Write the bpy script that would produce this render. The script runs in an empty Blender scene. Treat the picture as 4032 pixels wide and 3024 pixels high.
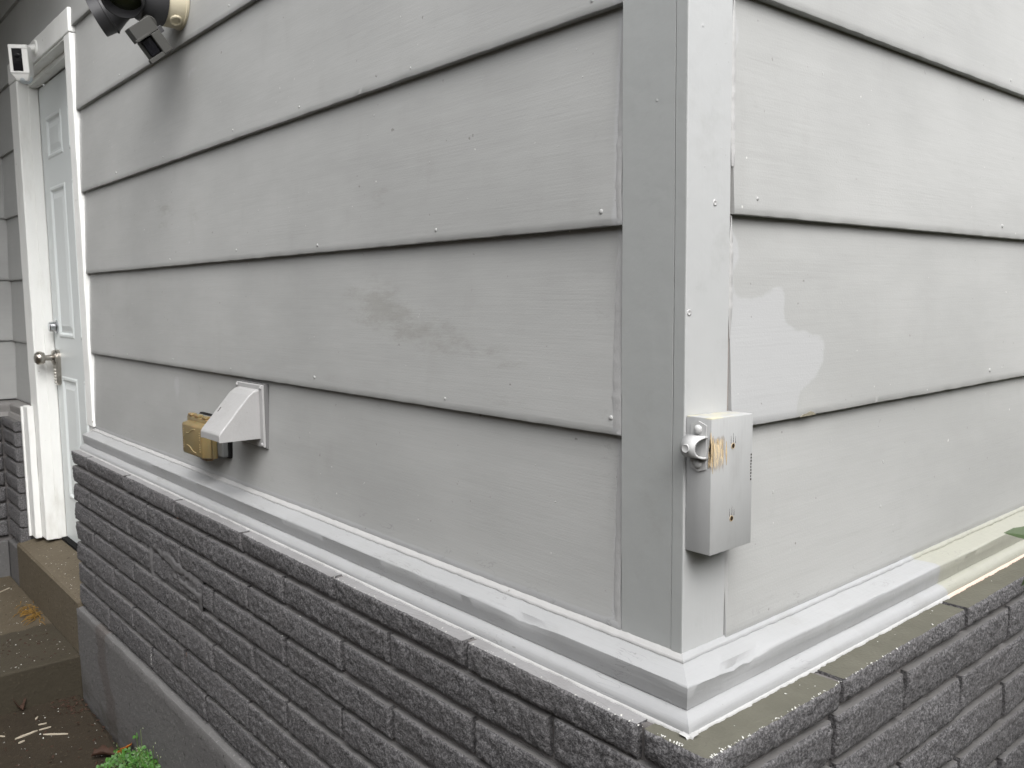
import bpy, bmesh, math, random
from mathutils import Vector, Matrix, noise
S = bpy.context.scene
COL = S.collection
PI = math.pi
# ------------------------------------------------------------------ camera
CAM = Vector((0.66851, -0.85453, 0.0))
CR = Vector((0.65135, 0.75870, -0.01042)); CU = Vector((-0.07122, 0.07480, 0.99465)); CF = Vector((-0.75542, 0.64713, -0.10275))
cd = bpy.data.cameras.new('camera'); cam = bpy.data.objects.new('camera', cd); COL.objects.link(cam)
m = Matrix.Identity(4)
for i in range(3):
    m[i][0] = CR[i]; m[i][1] = CU[i]; m[i][2] = -CF[i]; m[i][3] = CAM[i]
cam.matrix_world = m
cd.sensor_width = 36; cd.lens = 36 * 3401.2 / 4032; cd.clip_start = .02; cd.clip_end = 500
cd.dof.use_dof = True; cd.dof.focus_distance = 1.35; cd.dof.aperture_fstop = 20
S.camera = cam
# ------------------------------------------------------------------ sky and light (overcast)
SUN_EL, SUN_AZ = math.radians(52), math.radians(-22)      # azimuth measured from +X towards +Y
w = bpy.data.worlds.new('World'); S.world = w; w.use_nodes = True
nt = w.node_tree; bg = nt.nodes['Background']
sky = nt.nodes.new('ShaderNodeTexSky'); sky.sky_type = 'NISHITA'; sky.sun_disc = False
sky.sun_elevation = SUN_EL; sky.sun_rotation = math.radians(90) - SUN_AZ
sky.air_density = 1.0; sky.dust_density = 6.0; sky.ozone_density = 1.0
hs = nt.nodes.new('ShaderNodeHueSaturation'); hs.inputs['Saturation'].default_value = .16
nt.links.new(sky.outputs[0], hs.inputs['Color']); nt.links.new(hs.outputs[0], bg.inputs[0])
bg.inputs[1].default_value = .15
sd = bpy.data.lights.new('sun', 'SUN'); sun = bpy.data.objects.new('sun', sd); COL.objects.link(sun)
sd.energy = .9; sd.angle = math.radians(80); sd.color = (1, .995, .985)
sdir = Vector((math.cos(SUN_EL) * math.cos(SUN_AZ), math.cos(SUN_EL) * math.sin(SUN_AZ), math.sin(SUN_EL)))
sun.location = sdir * 12
sun.rotation_euler = (-sdir).to_track_quat('-Z', 'Y').to_euler()
S.view_settings.view_transform = 'Standard'; S.view_settings.look = 'None'
S.view_settings.gamma = 1; S.view_settings.exposure = 1.03; S.view_settings.use_curve_mapping = False
S.render.engine = 'CYCLES'

# ------------------------------------------------------------------ materials
class NT:
    def __init__(s, name, rough=.6, spec=.4):
        s.m = bpy.data.materials.new(name); s.m.use_nodes = True
        s.t = s.m.node_tree; s.b = s.t.nodes['Principled BSDF']
        s.b.inputs['Roughness'].default_value = rough
        s.b.inputs['Specular IOR Level'].default_value = spec
        s.geo = s.t.nodes.new('ShaderNodeNewGeometry'); s.pos = s.geo.outputs['Position']
    def n(s, t): return s.t.nodes.new('ShaderNode' + t)
    def link(s, a, b): s.t.links.new(a, b)
    def put(s, sock, v):
        if hasattr(v, 'is_linked'): s.link(v, sock)
        elif isinstance(v, (tuple, list)): sock.default_value = tuple(v) + ((1,) if len(v) == 3 and len(sock.default_value) == 4 else ())
        else: sock.default_value = v
    def scale(s, v, off=(0, 0, 0)):
        k = s.n('Mapping'); s.link(s.pos, k.inputs['Vector']); k.inputs['Scale'].default_value = v; k.inputs['Location'].default_value = off
        return k.outputs[0]
    def noise(s, scale=(1, 1, 1), sc=1, det=4, rough=.55, dist=0, off=(0, 0, 0)):
        k = s.n('TexNoise'); s.link(s.scale(scale, off), k.inputs['Vector'])
        k.inputs['Scale'].default_value = sc; k.inputs['Detail'].default_value = det
        k.inputs['Roughness'].default_value = rough; k.inputs['Distortion'].default_value = dist
        return k.outputs['Fac']
    def voro(s, scale, feat='F1'):
        k = s.n('TexVoronoi'); k.feature = feat; s.link(s.scale((1, 1, 1)), k.inputs['Vector']); k.inputs['Scale'].default_value = scale
        return k.outputs['Distance']
    def ramp(s, v, a, b, lo=0, hi=1):
        k = s.n('MapRange'); k.interpolation_type = 'SMOOTHSTEP'; s.put(k.inputs[0], v)
        for i, q in enumerate((a, b, lo, hi)): k.inputs[i + 1].default_value = q
        return k.outputs[0]
    def math(s, op, a, b=0):
        k = s.n('Math'); k.operation = op; s.put(k.inputs[0], a); s.put(k.inputs[1], b); return k.outputs[0]
    def mix(s, f, a, b):
        k = s.n('Mix'); k.data_type = 'RGBA'; s.put(k.inputs[0], f); s.put(k.inputs[6], a); s.put(k.inputs[7], b); return k.outputs[2]
    def attr(s, name):
        k = s.n('Attribute'); k.attribute_name = name; sp = s.n('SeparateColor'); s.link(k.outputs['Color'], sp.inputs[0]); return sp.outputs
    def sep(s):
        k = s.n('SeparateXYZ'); s.link(s.pos, k.inputs[0]); return k.outputs
    def bump(s, h, strength=.5, dist=.002, prev=None):
        k = s.n('Bump'); s.put(k.inputs['Height'], h); k.inputs['Strength'].default_value = strength; k.inputs['Distance'].default_value = dist
        if prev: s.link(prev, k.inputs['Normal'])
        return k.outputs[0]
    def out(s, col=None, nor=None, rough=None):
        if col is not None: s.put(s.b.inputs['Base Color'], col)
        if nor is not None: s.link(nor, s.b.inputs['Normal'])
        if rough is not None: s.put(s.b.inputs['Roughness'], rough)
        return s.m

def siding_mat(name, ax):
    q = NT(name, .5, .35)
    sw = lambda v: v if ax == 0 else (v[1], v[0], v[2])
    a = q.attr('wear')
    c = q.mix(q.ramp(q.noise(sw((.8, 1, 1.6)), 2.0, 5, .6), .3, .7), (.322, .325, .319), (.378, .381, .374))
    c = q.mix(q.math('MULTIPLY', q.ramp(q.noise(sw((4, 60, 95)), 1, 5, .7), .45, .75), .22), c, (.298, .30, .294))
    c = q.mix(q.math('MULTIPLY', q.ramp(q.noise(sw((14, 60, 5)), 1, 4, .6), .55, .8), .16), c, (.25, .247, .232))   # faint runs of dirt
    fresh = q.ramp(q.math('ADD', a[1], q.math('MULTIPLY', q.math('SUBTRACT', q.noise((1, 1, 1), 30, 5, .6), .5), .55)), .36, .62)
    c = q.mix(q.math('MULTIPLY', fresh, .8), c, (.395, .40, .405))
    bl = q.math('SUBTRACT', q.noise(sw((11, 30, 34)), 1, 6, .72), .5); bl2 = q.math('SUBTRACT', q.noise(sw((45, 60, 140)), 1, 4, .7), .5)
    st = q.math('ADD', q.math('MULTIPLY', a[0], .8), q.math('ADD', q.math('MULTIPLY', bl, 2.6), q.math('MULTIPLY', bl2, 1.3)))
    st = q.math('MULTIPLY', q.ramp(st, .35, 1.25), q.ramp(a[0], .03, .6))
    c = q.mix(q.math('MULTIPLY', st, .40), c, (.205, .20, .175))
    c = q.mix(q.ramp(q.noise((1, 1, 1), 70, 2), .74, .79), c, (.22, .217, .205))
    c = q.mix(q.ramp(q.noise((1, 1, 1), 95, 1, off=(3, 1, 7)), .80, .82), c, (.55, .55, .53))
    cr = q.math('ABSOLUTE', q.math('SUBTRACT', q.noise(sw((13, 40, 30)), 1, 5, .6, .8), .5))
    cr = q.math('MULTIPLY', q.ramp(cr, .014, .003), q.math('MULTIPLY', q.ramp(q.noise((1, 1, 1), 12, 3, off=(5, 2, 2)), .52, .62), a[2]))
    c = q.mix(q.math('MULTIPLY', cr, .5), c, (.20, .20, .195))
    n1 = q.bump(q.noise(sw((9, 90, 260)), 1, 4, .6), .30, .0007)
    n1 = q.bump(q.noise((1, 1, 1), 330, 3), .25, .0007, n1)
    n1 = q.bump(q.noise(sw((3, 9, 9)), 1, 3), .35, .005, n1)
    n1 = q.bump(q.ramp(q.noise((1, 1, 1), 55, 2, off=(9, 9, 1)), .76, .81), .5, .0012, n1)
    n1 = q.bump(cr, -.8, .0012, n1)
    return q.out(c, n1, q.ramp(fresh, 0, 1, .58, .46))

def paint_mat(name, col, col2, ax=None, rough=.4, old_from=None, chip=True):
    q = NT(name, rough, .4)
    c = q.mix(q.noise((1, 1, 1), 5, 4), col, col2)
    if old_from is not None:           # where the repainting stopped
        y = q.math('ADD', q.sep()[1], q.math('MULTIPLY', q.math('SUBTRACT', q.noise((1, 1, 1), 22, 2), .5), .02))
        y = q.math('ADD', y, q.math('MULTIPLY', q.sep()[0], -.75))
        c = q.mix(q.ramp(y, old_from - .0015, old_from + .0015), c, (.305, .305, .262))
    if chip: c = q.mix(q.ramp(q.noise((1, 1, 1), 120, 2), .75, .79), c, (.24, .235, .22))
    c = q.mix(q.math('MULTIPLY', q.ramp(q.noise((1, 1, 1), 11, 5, .7, off=(1, 5, 5)), .52, .72), .22), c, (.22, .22, .20))
    L = (150, 150, 150) if ax is None else ((7, 150, 150) if ax == 0 else ((150, 7, 150) if ax == 1 else (150, 150, 7)))
    n1 = q.bump(q.noise(L, 1, 4, .65), .5 if ax != 2 else .2, .0011)
    if ax != 2 and ax is not None:      # hairline cracks in the paint film
        cr = q.math('ABSOLUTE', q.math('SUBTRACT', q.noise((9, 40, 60) if ax == 0 else (40, 9, 60), 1, 4, .6, .7), .5))
        cr = q.math('MULTIPLY', q.ramp(cr, .010, .002), q.ramp(q.noise((1, 1, 1), 9, 3, off=(3, 7, 2)), .54, .62))
        c = q.mix(q.math('MULTIPLY', cr, .6), c, (.17, .17, .165)); n1 = q.bump(cr, -.8, .0012, n1)
    n1 = q.bump(q.ramp(q.noise((1, 1, 1), 48, 3, off=(2, 8, 4)), .71, .77), .45, .0012, n1)
    n1 = q.bump(q.noise((1, 1, 1), 30, 4), .3, .0025, n1)
    return q.out(c, n1)

def white_mat(name, col, dirt=.5):
    q = NT(name, .45, .4)
    c = q.mix(q.math('MULTIPLY', q.ramp(q.noise((5, 5, 1.6), 2, 5, .65), .5, .8), dirt), col, (.42, .40, .34))
    c = q.mix(q.ramp(q.noise((1, 1, 1), 45, 3), .72, .76), c, (.30, .28, .24))
    n1 = q.bump(q.noise((60, 60, 12), 1, 4), .4, .002); n1 = q.bump(q.noise((1, 1, 1), 16, 3), .4, .005, n1)
    return q.out(c, n1)

def rock_mat(name, dark=.058, lite=.205):
    q = NT(name, .78, .25)
    a = q.noise((1, 1, 1), 230, 4, .8); b = q.noise((1, 1, 1), 7, 3)
    c = q.mix(q.ramp(a, .40, .64), (dark, dark * .97, dark * 1.02), (lite, lite * .98, lite * 1.0))
    c = q.mix(q.math('MULTIPLY', q.ramp(b, .4, .75), .35), c, (.10, .095, .095))
    n1 = q.bump(q.noise((1, 1, 1), 34, 4, .6), .6, .008); n1 = q.bump(q.noise((80, 80, 110), 1, 5, .75), .95, .005, n1); n1 = q.bump(q.noise((1, 1, 1), 320, 3, .7), .9, .0022, n1)
    return q.out(c, n1)

def plain(name, col, col2=None, rough=.5, spec=.4, sc=20, bs=.2, bd=.001, bsc=80, metal=0):
    q = NT(name, rough, spec); q.b.inputs['Metallic'].default_value = metal
    c = q.mix(q.noise((1, 1, 1), sc, 4), col, col2 or tuple(x * .85 for x in col))
    return q.out(c, q.bump(q.noise((1, 1, 1), bsc, 3), bs, bd))

def concrete_mat(name, c1, c2, damp=None, streak=False):
    q = NT(name, .85, .25)
    c = q.mix(q.noise((1, 1, 1), 6, 6, .65), c1, c2)
    c = q.mix(q.ramp(q.noise((1, 1, 1), 90, 3), .6, .75), c, tuple(x * 1.5 for x in c2))
    c = q.mix(q.ramp(q.noise((1, 1, 1), 60, 3, off=(4, 4, 4)), .62, .75), c, tuple(x * .45 for x in c1))
    if streak:                          # brown wash that ran down the painted band
        p = q.sep(); u = q.math('ADD', p[0], q.math('MULTIPLY', q.noise((3, 3, 6), 1, 3), .25))
        u = q.math('ADD', u, q.math('MULTIPLY', p[2], .35))
        k = q.math('MULTIPLY', q.ramp(u, -2.70, -2.66), q.ramp(u, -2.55, -2.585))
        c = q.mix(q.math('MULTIPLY', k, .45), c, (.075, .058, .052))
        k = q.math('MULTIPLY', q.ramp(p[2], -1.30, -1.42), q.ramp(q.noise((3, 3, 9), 2, 5, .7), .40, .62)); c = q.mix(q.math('MULTIPLY', k, .6), c, (.06, .056, .045))
    if damp:                            # damp and mossy patch across the slab
        p = q.sep(); y = q.math('ADD', q.math(damp[0], p[0], damp[1]), q.math('MULTIPLY', q.noise((1, 1, 1), 7, 4), damp[3]))
        c = q.mix(q.math('MULTIPLY', q.ramp(y, 0, .02), damp[2]), c, (.030, .026, .018))
    n1 = q.bump(q.noise((1, 1, 1), 45, 6, .7), .6, .006); n1 = q.bump(q.noise((1, 1, 1), 200, 3), .5, .0015, n1)
    return q.out(c, n1)

M = {}
M['sidL'] = siding_mat('siding_paint', 0); M['sidR'] = siding_mat('siding_paint_side', 1)
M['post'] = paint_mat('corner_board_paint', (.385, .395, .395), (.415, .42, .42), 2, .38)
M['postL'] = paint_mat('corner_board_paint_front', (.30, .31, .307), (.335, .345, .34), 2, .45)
M['trimShade'] = paint_mat('taupe_trim_shaded', (.20, .193, .187), (.235, .227, .22), None, .5)  # taupe trim paint, made darker to carry the alcove shade
M['trimL'] = paint_mat('trim_paint', (.295, .30, .305), (.34, .345, .35), 0, .36)
M['trimR'] = paint_mat('trim_paint_side', (.295, .30, .305), (.34, .345, .35), 1, .36, old_from=.632)
M['caulk'] = paint_mat('caulk_paint', (.36, .36, .355), (.42, .42, .42), None, .4)
M['rawcaulk'] = plain('bare_mortar', (.55, .38, .31), (.62, .5, .43), .9, .1, 60, .6, .003)
M['rock'] = rock_mat('split_face_brick_paint')
M['brtop'] = plain('brick_bed_paint', (.145, .142, .142), (.10, .096, .092), .6, .35, 12, .5, .002, 150)
M['brtop1'] = plain('brick_bed_overpaint', (.27, .27, .275), (.18, .175, .175), .5, .35, 18, .5, .002, 150)
M['brtopR'] = plain('brick_bed_cement', (.078, .076, .060), (.118, .114, .092), .85, .2, 25, .6, .002, 200)
M['mortar'] = plain('mortar_paint', (.15, .142, .142), (.095, .088, .084), .85, .2, 14, .6, .004, 60)
M['stucco'] = concrete_mat('foundation_paint', (.108, .106, .106), (.135, .132, .131), None, True)
M['white'] = white_mat('white_gloss_paint', (.80, .805, .79), .3)
M['whiteold'] = white_mat('white_weathered_paint', (.80, .805, .785), .42)
M['door'] = plain('door_paint', (.66, .695, .695), (.63, .665, .665), .38, .4, 6, .1, .001, 40)
M['gap'] = plain('dark_weatherstrip', (.012, .012, .012), None, .9, .1)
M['steel'] = plain('satin_nickel', (.48, .45, .41), (.40, .37, .33), .28, .5, 30, .05, .0005, 60, 1)
M['chrome'] = plain('chrome', (.62, .63, .65), (.55, .56, .58), .18, .5, 30, .05, .0005, 60, 1)
M['key'] = plain('key_rubber', (.55, .54, .5), None, .4)
M['plastic'] = plain('white_plastic', (.80, .80, .78), (.77, .77, .75), .35, .45, 10, .05, .0005)
M['pir'] = plain('milky_lens', (.55, .60, .63), (.5, .55, .58), .3, .5, 10, .1, .001)
M['blk'] = plain('black_glass', (.006, .006, .008), None, .12, .3)
M['bronze'] = plain('dark_bronze_plastic', (.045, .045, .048), (.034, .034, .036), .42, .45, 15, .1, .001)
M['bronze2'] = plain('weathered_bronze_plastic', (.068, .067, .063), (.05, .05, .046), .6, .3, 12, .15, .001)
M['beige'] = plain('beige_metal_paint', (.50, .45, .32), (.56, .51, .39), .5, .4, 14, .15, .001)
M['glassg'] = plain('green_lamp_glass', (.022, .028, .010), (.03, .036, .014), .12, .5)
M['hood'] = paint_mat('vent_paint', (.31, .31, .31), (.375, .37, .368), None, .5)
M['tape'] = plain('foil', (.7, .7, .7), (.5, .5, .5), .3, .5, 40, .5, .003, 90, .6)
M['amber'] = plain('amber_plastic', (.205, .155, .068), (.16, .12, .055), .38, .5, 15, .15, .001)
M['amber'].node_tree.nodes['Principled BSDF'].inputs['Subsurface Weight'].default_value = .15
M['galv'] = plain('galvanised_box', (.21, .215, .215), (.17, .175, .17), .5, .5, 20, .15, .001, 60, .3)
def block_mat():
    q = NT('block_paint', .48, .4); p = q.sep()
    c = q.mix(q.noise((1, 1, 1), 9, 4), (.32, .325, .325), (.385, .39, .39))
    c = q.mix(q.math('MULTIPLY', q.ramp(q.noise((22, 22, 7), 1, 5, .7), .48, .7), .3), c, (.235, .235, .225))
    win = q.math('MULTIPLY', q.ramp(p[1], .040, .026), q.math('MULTIPLY', q.ramp(p[2], -.236, -.205), q.ramp(p[2], -.166, -.182)))
    win = q.math('MULTIPLY', win, q.ramp(p[0], .030, .0375))
    g1 = q.noise((1, 420, 32), 1, 5, .65); g2 = q.noise((1, 700, 60), 1, 4, .7, off=(0, 3, 1))
    c = q.mix(q.math('MULTIPLY', q.ramp(q.math('ADD', win, q.math('MULTIPLY', q.math('SUBTRACT', g1, .5), 1.4)), .55, .9), .75), c, (.21, .19, .165))
    bare = q.ramp(q.math('ADD', q.math('MULTIPLY', win, .9), q.math('MULTIPLY', q.math('SUBTRACT', g2, .5), 2.2)), .82, 1.0)
    bare = q.math('MULTIPLY', bare, q.math('MULTIPLY', q.ramp(p[2], -.172, -.184), win))
    c = q.mix(bare, c, q.mix(g1, (.66, .53, .33), (.50, .38, .22)))
    c = q.mix(q.math('MULTIPLY', q.ramp(p[2], -.1545, -.1525), q.ramp(q.noise((1, 1, 1), 40, 4), .42, .6)), c, (.42, .40, .30))
    n1 = q.bump(q.noise((160, 160, 7), 1, 4), .35, .001); n1 = q.bump(bare, -.6, .001, n1)
    return q.out(c, n1)
M['blockp'] = block_mat()
M['strapp'] = plain('painted_metal', (.46, .465, .46), (.40, .40, .40), .42, .45, 25, .3, .001, 90)
M['bare'] = plain('bare_wood', (.56, .44, .27), (.36, .27, .17), .8, .2, 70, .7, .003, 160)
M['hole'] = plain('dark_hole', (.03, .022, .016), None, .95, .05)
M['conc'] = concrete_mat('worn_concrete', (.082, .066, .044), (.125, .105, .076))
M['concn'] = concrete_mat('stained_concrete', (.115, .097, .068), (.17, .145, .105))
M['land'] = concrete_mat('landing_concrete', (.062, .049, .033), (.096, .080, .055), ('ADD', 2.98, .75, .12))
M['path'] = concrete_mat('damp_concrete', (.019, .0140, .0090), (.036, .028, .018))
M['soil'] = concrete_mat('soil', (.020, .014, .009), (.045, .034, .022))
M['lawn'] = concrete_mat('lawn_ground', (.055, .06, .03), (.08, .08, .045))
M['fence'] = plain('added_fence_wood', (.12, .09, .065), (.085, .065, .05), .85, .2, 9, .4, .003, 60)  # for the added unseen fences and roof deck
M['leaf'] = plain('weed_leaf', (.028, .092, .011), (.05, .14, .02), .5, .4, 60, .2, .001)
M['stem'] = plain('weed_stem', (.06, .11, .02), (.10, .13, .04), .6, .3)
M['seed'] = plain('seed_head', (.34, .38, .24), None, .7, .2)
M['orange'] = plain('orange_dry_leaf', (.40, .125, .015), (.25, .07, .01), .7, .25, 60, .5, .003)
M['dkleaf'] = plain('brown_dry_leaf', (.045, .022, .014), (.03, .016, .01), .7, .25, 60, .5, .003)
M['needle'] = plain('dry_needles', (.25, .145, .035), (.13, .075, .02), .8, .2, 60)
M['chip'] = plain('pale_wood', (.36, .31, .23), (.46, .42, .35), .8, .2, 90, .4, .002)
M['fleck'] = plain('white_flecks', (.62, .62, .6), (.5, .5, .47), .7, .2)
M['shrub'] = plain('shrub_leaf', (.030, .052, .016), (.045, .072, .022), .45, .4, 25)
M['twig'] = plain('shrub_twig', (.09, .07, .04), None, .8, .2)

# ------------------------------------------------------------------ helpers
def link(name, me, mats, parent=None):
    o = bpy.data.objects.new(name, me); COL.objects.link(o)
    for mm in (mats if isinstance(mats, (list, tuple)) else [mats]): me.materials.append(mm)
    if parent: o.parent = parent
    return o
def root_loc(o):
    while o and o.parent: o = o.parent
    return Vector(o.location) if o else Vector((0, 0, 0))
def obj(name, bm, mats, parent=None, smooth=False, recalc=True):
    me = bpy.data.meshes.new(name)
    if recalc: bmesh.ops.recalc_face_normals(bm, faces=bm.faces)
    L = root_loc(parent) if parent else Vector((0, 0, 0))
    if L.length: bmesh.ops.translate(bm, vec=-L, verts=bm.verts)
    if smooth:
        for f in bm.faces: f.smooth = True
    bm.to_mesh(me); bm.free()
    o = link(name, me, mats, parent)
    if smooth and smooth != 'all': o.data.set_sharp_from_angle(angle=math.radians(40))
    return o
def tag(o, label, cat, group=None):
    o['label'] = label; o['category'] = cat
    if group: o['group'] = group
    return o
def thing(name, label, cat, loc, group=None):
    o = bpy.data.objects.new(name, None); COL.objects.link(o); o.location = loc; o.empty_display_size = .05
    return tag(o, label, cat, group)
def struct(o): o['kind'] = 'structure'; return o
def BM(): return bmesh.new()
def box(bm, x0, x1, y0, y1, z0, z1, bev=0, seg=1, mat=0, M4=None):
    vs = [bm.verts.new((x, y, z)) for x in (x0, x1) for y in (y0, y1) for z in (z0, z1)]
    fs = [bm.faces.new([vs[i] for i in q]) for q in ((0, 1, 3, 2), (4, 6, 7, 5), (0, 4, 5, 1), (2, 3, 7, 6), (0, 2, 6, 4), (1, 5, 7, 3))]
    for f in fs: f.material_index = mat
    if bev:
        es = list({e for f in fs for e in f.edges})
        r = bmesh.ops.bevel(bm, geom=es, offset=bev, segments=seg, affect='EDGES', profile=.5)
        vs = list({v for f in r['faces'] for v in f.verts} | {v for v in vs if v.is_valid})
    if M4 is not None: bmesh.ops.transform(bm, matrix=M4, verts=[v for v in vs if v.is_valid])
    return vs
def prism(bm, prof, fn, a, b, mat=0):
    """closed profile of 2-D points swept between a and b; fn(p, t) -> 3-D point"""
    A = [bm.verts.new(fn(p, a)) for p in prof]; B = [bm.verts.new(fn(p, b)) for p in prof]
    n = len(prof)
    fs = [bm.faces.new((A[i], A[(i + 1) % n], B[(i + 1) % n], B[i])) for i in range(n)]
    fs += [bm.faces.new(A), bm.faces.new(B[::-1])]
    for f in fs: f.material_index = mat
def frame(d, up=(0, 0, 1)):
    z = Vector(d).normalized(); x = Vector(up).cross(z)
    if x.length < 1e-4: x = Vector((1, 0, 0))
    x.normalize(); y = z.cross(x); return Matrix((x, y, z)).transposed()
def lathe(bm, prof, o, d, seg=24, mat=0):
    R = frame(d); o = Vector(o); rings = []
    for r, h in prof:
        if r < 1e-6: rings.append([bm.verts.new(o + R @ Vector((0, 0, h)))])
        else: rings.append([bm.verts.new(o + R @ Vector((r * math.cos(2 * PI * i / seg), r * math.sin(2 * PI * i / seg), h))) for i in range(seg)])
    for A, B in zip(rings, rings[1:]):
        for i in range(seg):
            q = [A[i % len(A)], A[(i + 1) % len(A)] if len(A) > 1 else None, B[(i + 1) % len(B)] if len(B) > 1 else None, B[i % len(B)]]
            q = [v for k, v in enumerate(q) if v and v not in q[:k]]
            if len(q) > 2:
                f = bm.faces.new(q); f.material_index = mat
def tube(bm, pts, rad, seg=6, mat=0):
    rings = []
    for i, p in enumerate(pts):
        d = Vector(pts[min(i + 1, len(pts) - 1)]) - Vector(pts[max(i - 1, 0)])
        R = frame(d); r = rad[i] if isinstance(rad, (list, tuple)) else rad
        rings.append([bm.verts.new(Vector(p) + R @ Vector((r * math.cos(2 * PI * k / seg), r * math.sin(2 * PI * k / seg), 0))) for k in range(seg)])
    for A, B in zip(rings, rings[1:]):
        for k in range(seg): bm.faces.new((A[k], A[(k + 1) % seg], B[(k + 1) % seg], B[k])).material_index = mat
    bm.faces.new(rings[0][::-1]); bm.faces.new(rings[-1])
def nz(x, y, z, s): return noise.noise((x * s, y * s, z * s))
def fbm(x, y, z, s, o=3):
    return sum(noise.noise((x * s * 2 ** i + 7 * i, y * s * 2 ** i, z * s * 2 ** i)) / 2 ** i for i in range(o))
def gauss(x, z, cx, cz, sx, sz, ang=0):
    c, s_ = math.cos(ang), math.sin(ang); dx, dz = x - cx, z - cz
    a, b = dx * c + dz * s_, -dx * s_ + dz * c
    return math.exp(-(a / sx) ** 2 - (b / sz) ** 2)
def inpoly(x, y, P):
    r = False; j = len(P) - 1
    for i in range(len(P)):
        if (P[i][1] > y) != (P[j][1] > y) and x < (P[j][0] - P[i][0]) * (y - P[i][1]) / (P[j][1] - P[i][1]) + P[i][0]: r = not r
        j = i
    return r
rng = random.Random(7)
# wall frames: (u along wall, w outwards, z)
FL = lambda u, w, z: (u, -w, z)              # wall facing -Y, front plane y = 0
FR = lambda u, w, z: (w, u, z)               # wall facing +X, front plane x = 0
FW = lambda u, w, z: (-3.90 + w, u, z)       # wing wall facing +X at the far left

# ------------------------------------------------------------------ ground
bm = BM(); box(bm, -60, 60, -60, 60, -1.60, -1.485)
struct(obj('ground', bm, M['lawn']))
bm = BM()                                    # path slab with a ragged edge beside the foundation
nx = 130; top = []
for i in range(nx + 1):
    x = -2.63 + i * (3.6 / nx)
    e = -.103 - .010 * fbm(x, 0, 3, 14) - .008 * max(0, min(1, (x + 2.6) / .5))
    top.append([(x, -1.9, -1.415), (x, -.6, -1.415), (x, -.3, -1.415), (x, e - .012, -1.416), (x, e, -1.424), (x, e + .006, -1.60)])
g = [[bm.verts.new(p) for p in r] for r in top]
for a, b in zip(g, g[1:]):
    for k in range(5): bm.faces.new((a[k], a[k + 1], b[k + 1], b[k]))
struct(obj('path', bm, M['path']))
bm = BM()                                    # soil in the gap
g = [[bm.verts.new((-2.63 + i * .03, y, -1.455 + .018 * fbm(i * .03, y, 0, 18))) for y in (-.14, -.115, -.095, -.07)] for i in range(110)]
for a, b in zip(g, g[1:]):
    for k in range(3): bm.faces.new((a[k], a[k + 1], b[k + 1], b[k]))
struct(obj('soil', bm, M['soil'], smooth='all'))
bm = BM(); box(bm, -3.95, -2.625, -1.9, -.09, -1.60, -1.275, .006, 2)
struct(obj('landing', bm, M['land']))
t = thing('doorstep', 'worn brown concrete doorstep under the white door', 'step', (-3.1, -.09, -1.275))
bm = BM()
prism(bm, [(-.092, -1.276), (-.092, -1.084), (-.084, -1.076), (.11, -1.040), (.11, -1.276)], lambda p, x: (x, p[0], p[1]), -3.62, -2.622)
obj('concrete_slab', bm, M['conc'], t)

# ------------------------------------------------------------------ added fence, out of view behind the camera, cuts low sky light
t = thing('added_fence', 'added unseen board fence that darkens the lower left wall', 'fence', (-2, -2.5, -1.485))
for k in range(44):
    x = -6.6 + k * .205; bm = BM(); box(bm, x, x + .195, -2.52, -2.5, -1.48, 1.05 + rng.uniform(-.008, .008), .004); obj('board', bm, M['fence'], t)  # boards of the added fence
for z in (-1.1, .25): bm = BM(); box(bm, -6.6, 2.4, -2.57, -2.522, z, z + .09); obj('added_fence_rail', bm, M['fence'], t)

t = thing('added_fence', 'added unseen board fence that darkens the lower right wall', 'fence', (2.45, 1, -1.485))  # second added fence, unseen, blocks low sky on the right side
for k in range(40):
    y = -2.4 + k * .205; bm = BM(); box(bm, 2.45, 2.47, y, y + .195, -1.48, .95 + rng.uniform(-.008, .008), .004); obj('board', bm, M['fence'], t)  # boards of the second added fence
for z in (-1.1, .25): bm = BM(); box(bm, 2.472, 2.52, -2.4, 5.8, z, z + .09); obj('added_fence_rail', bm, M['fence'], t)

# ------------------------------------------------------------------ siding
EXPO = .2795
def siding_board(u0, u1, z0, z1, F, mat, parent, du, wear, seed, off=0.0, thick=.0135, warp=1.0):
    nu = max(2, int((u1 - u0) / du)); nv = max(4, int((z1 - z0) / .006)); bm = BM()
    G = []
    lay = bm.loops.layers.float_color.new('wear'); val = {}
    for j in range(nv + 1):
        t = j / nv; z = z0 + (z1 - z0) * t; row = []
        for i in range(nu + 1):
            u = u0 + (u1 - u0) * i / nu
            w_ = off - .0125 * (z - z0) / EXPO + .0010 * warp * nz(u, z, seed, 3.1)
            zz = z
            if j == 0: w_ -= .0009; zz += .0006 * fbm(u, 0, seed, 26) * warp
            if j == 1: zz = z0 + .0012
            v = bm.verts.new(F(u, w_, zz)); row.append(v); val[v] = wear(u, z)
        G.append(row)
    for a, b in zip(G, G[1:]):
        for i in range(nu): bm.faces.new((a[i], a[i + 1], b[i + 1], b[i]))
    wb = off - thick
    back = [bm.verts.new(F(u, wb - (.0125 if z > z0 else 0), z)) for u, z in ((u0, z0), (u1, z0), (u1, z1), (u0, z1))]
    for v in back: val[v] = (0, 0, 0)
    bm.faces.new(G[0] + [back[1], back[0]]); bm.faces.new(G[-1] + [back[2], back[3]])
    bm.faces.new([r[0] for r in G] + [back[3], back[0]]); bm.faces.new([r[-1] for r in G] + [back[2], back[1]]); bm.faces.new(back)
    for f in bm.faces:
        for l in f.loops: l[lay] = tuple(val[l.vert]) + (1,)
    return obj('siding_board', bm, mat, parent, smooth=True)
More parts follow.
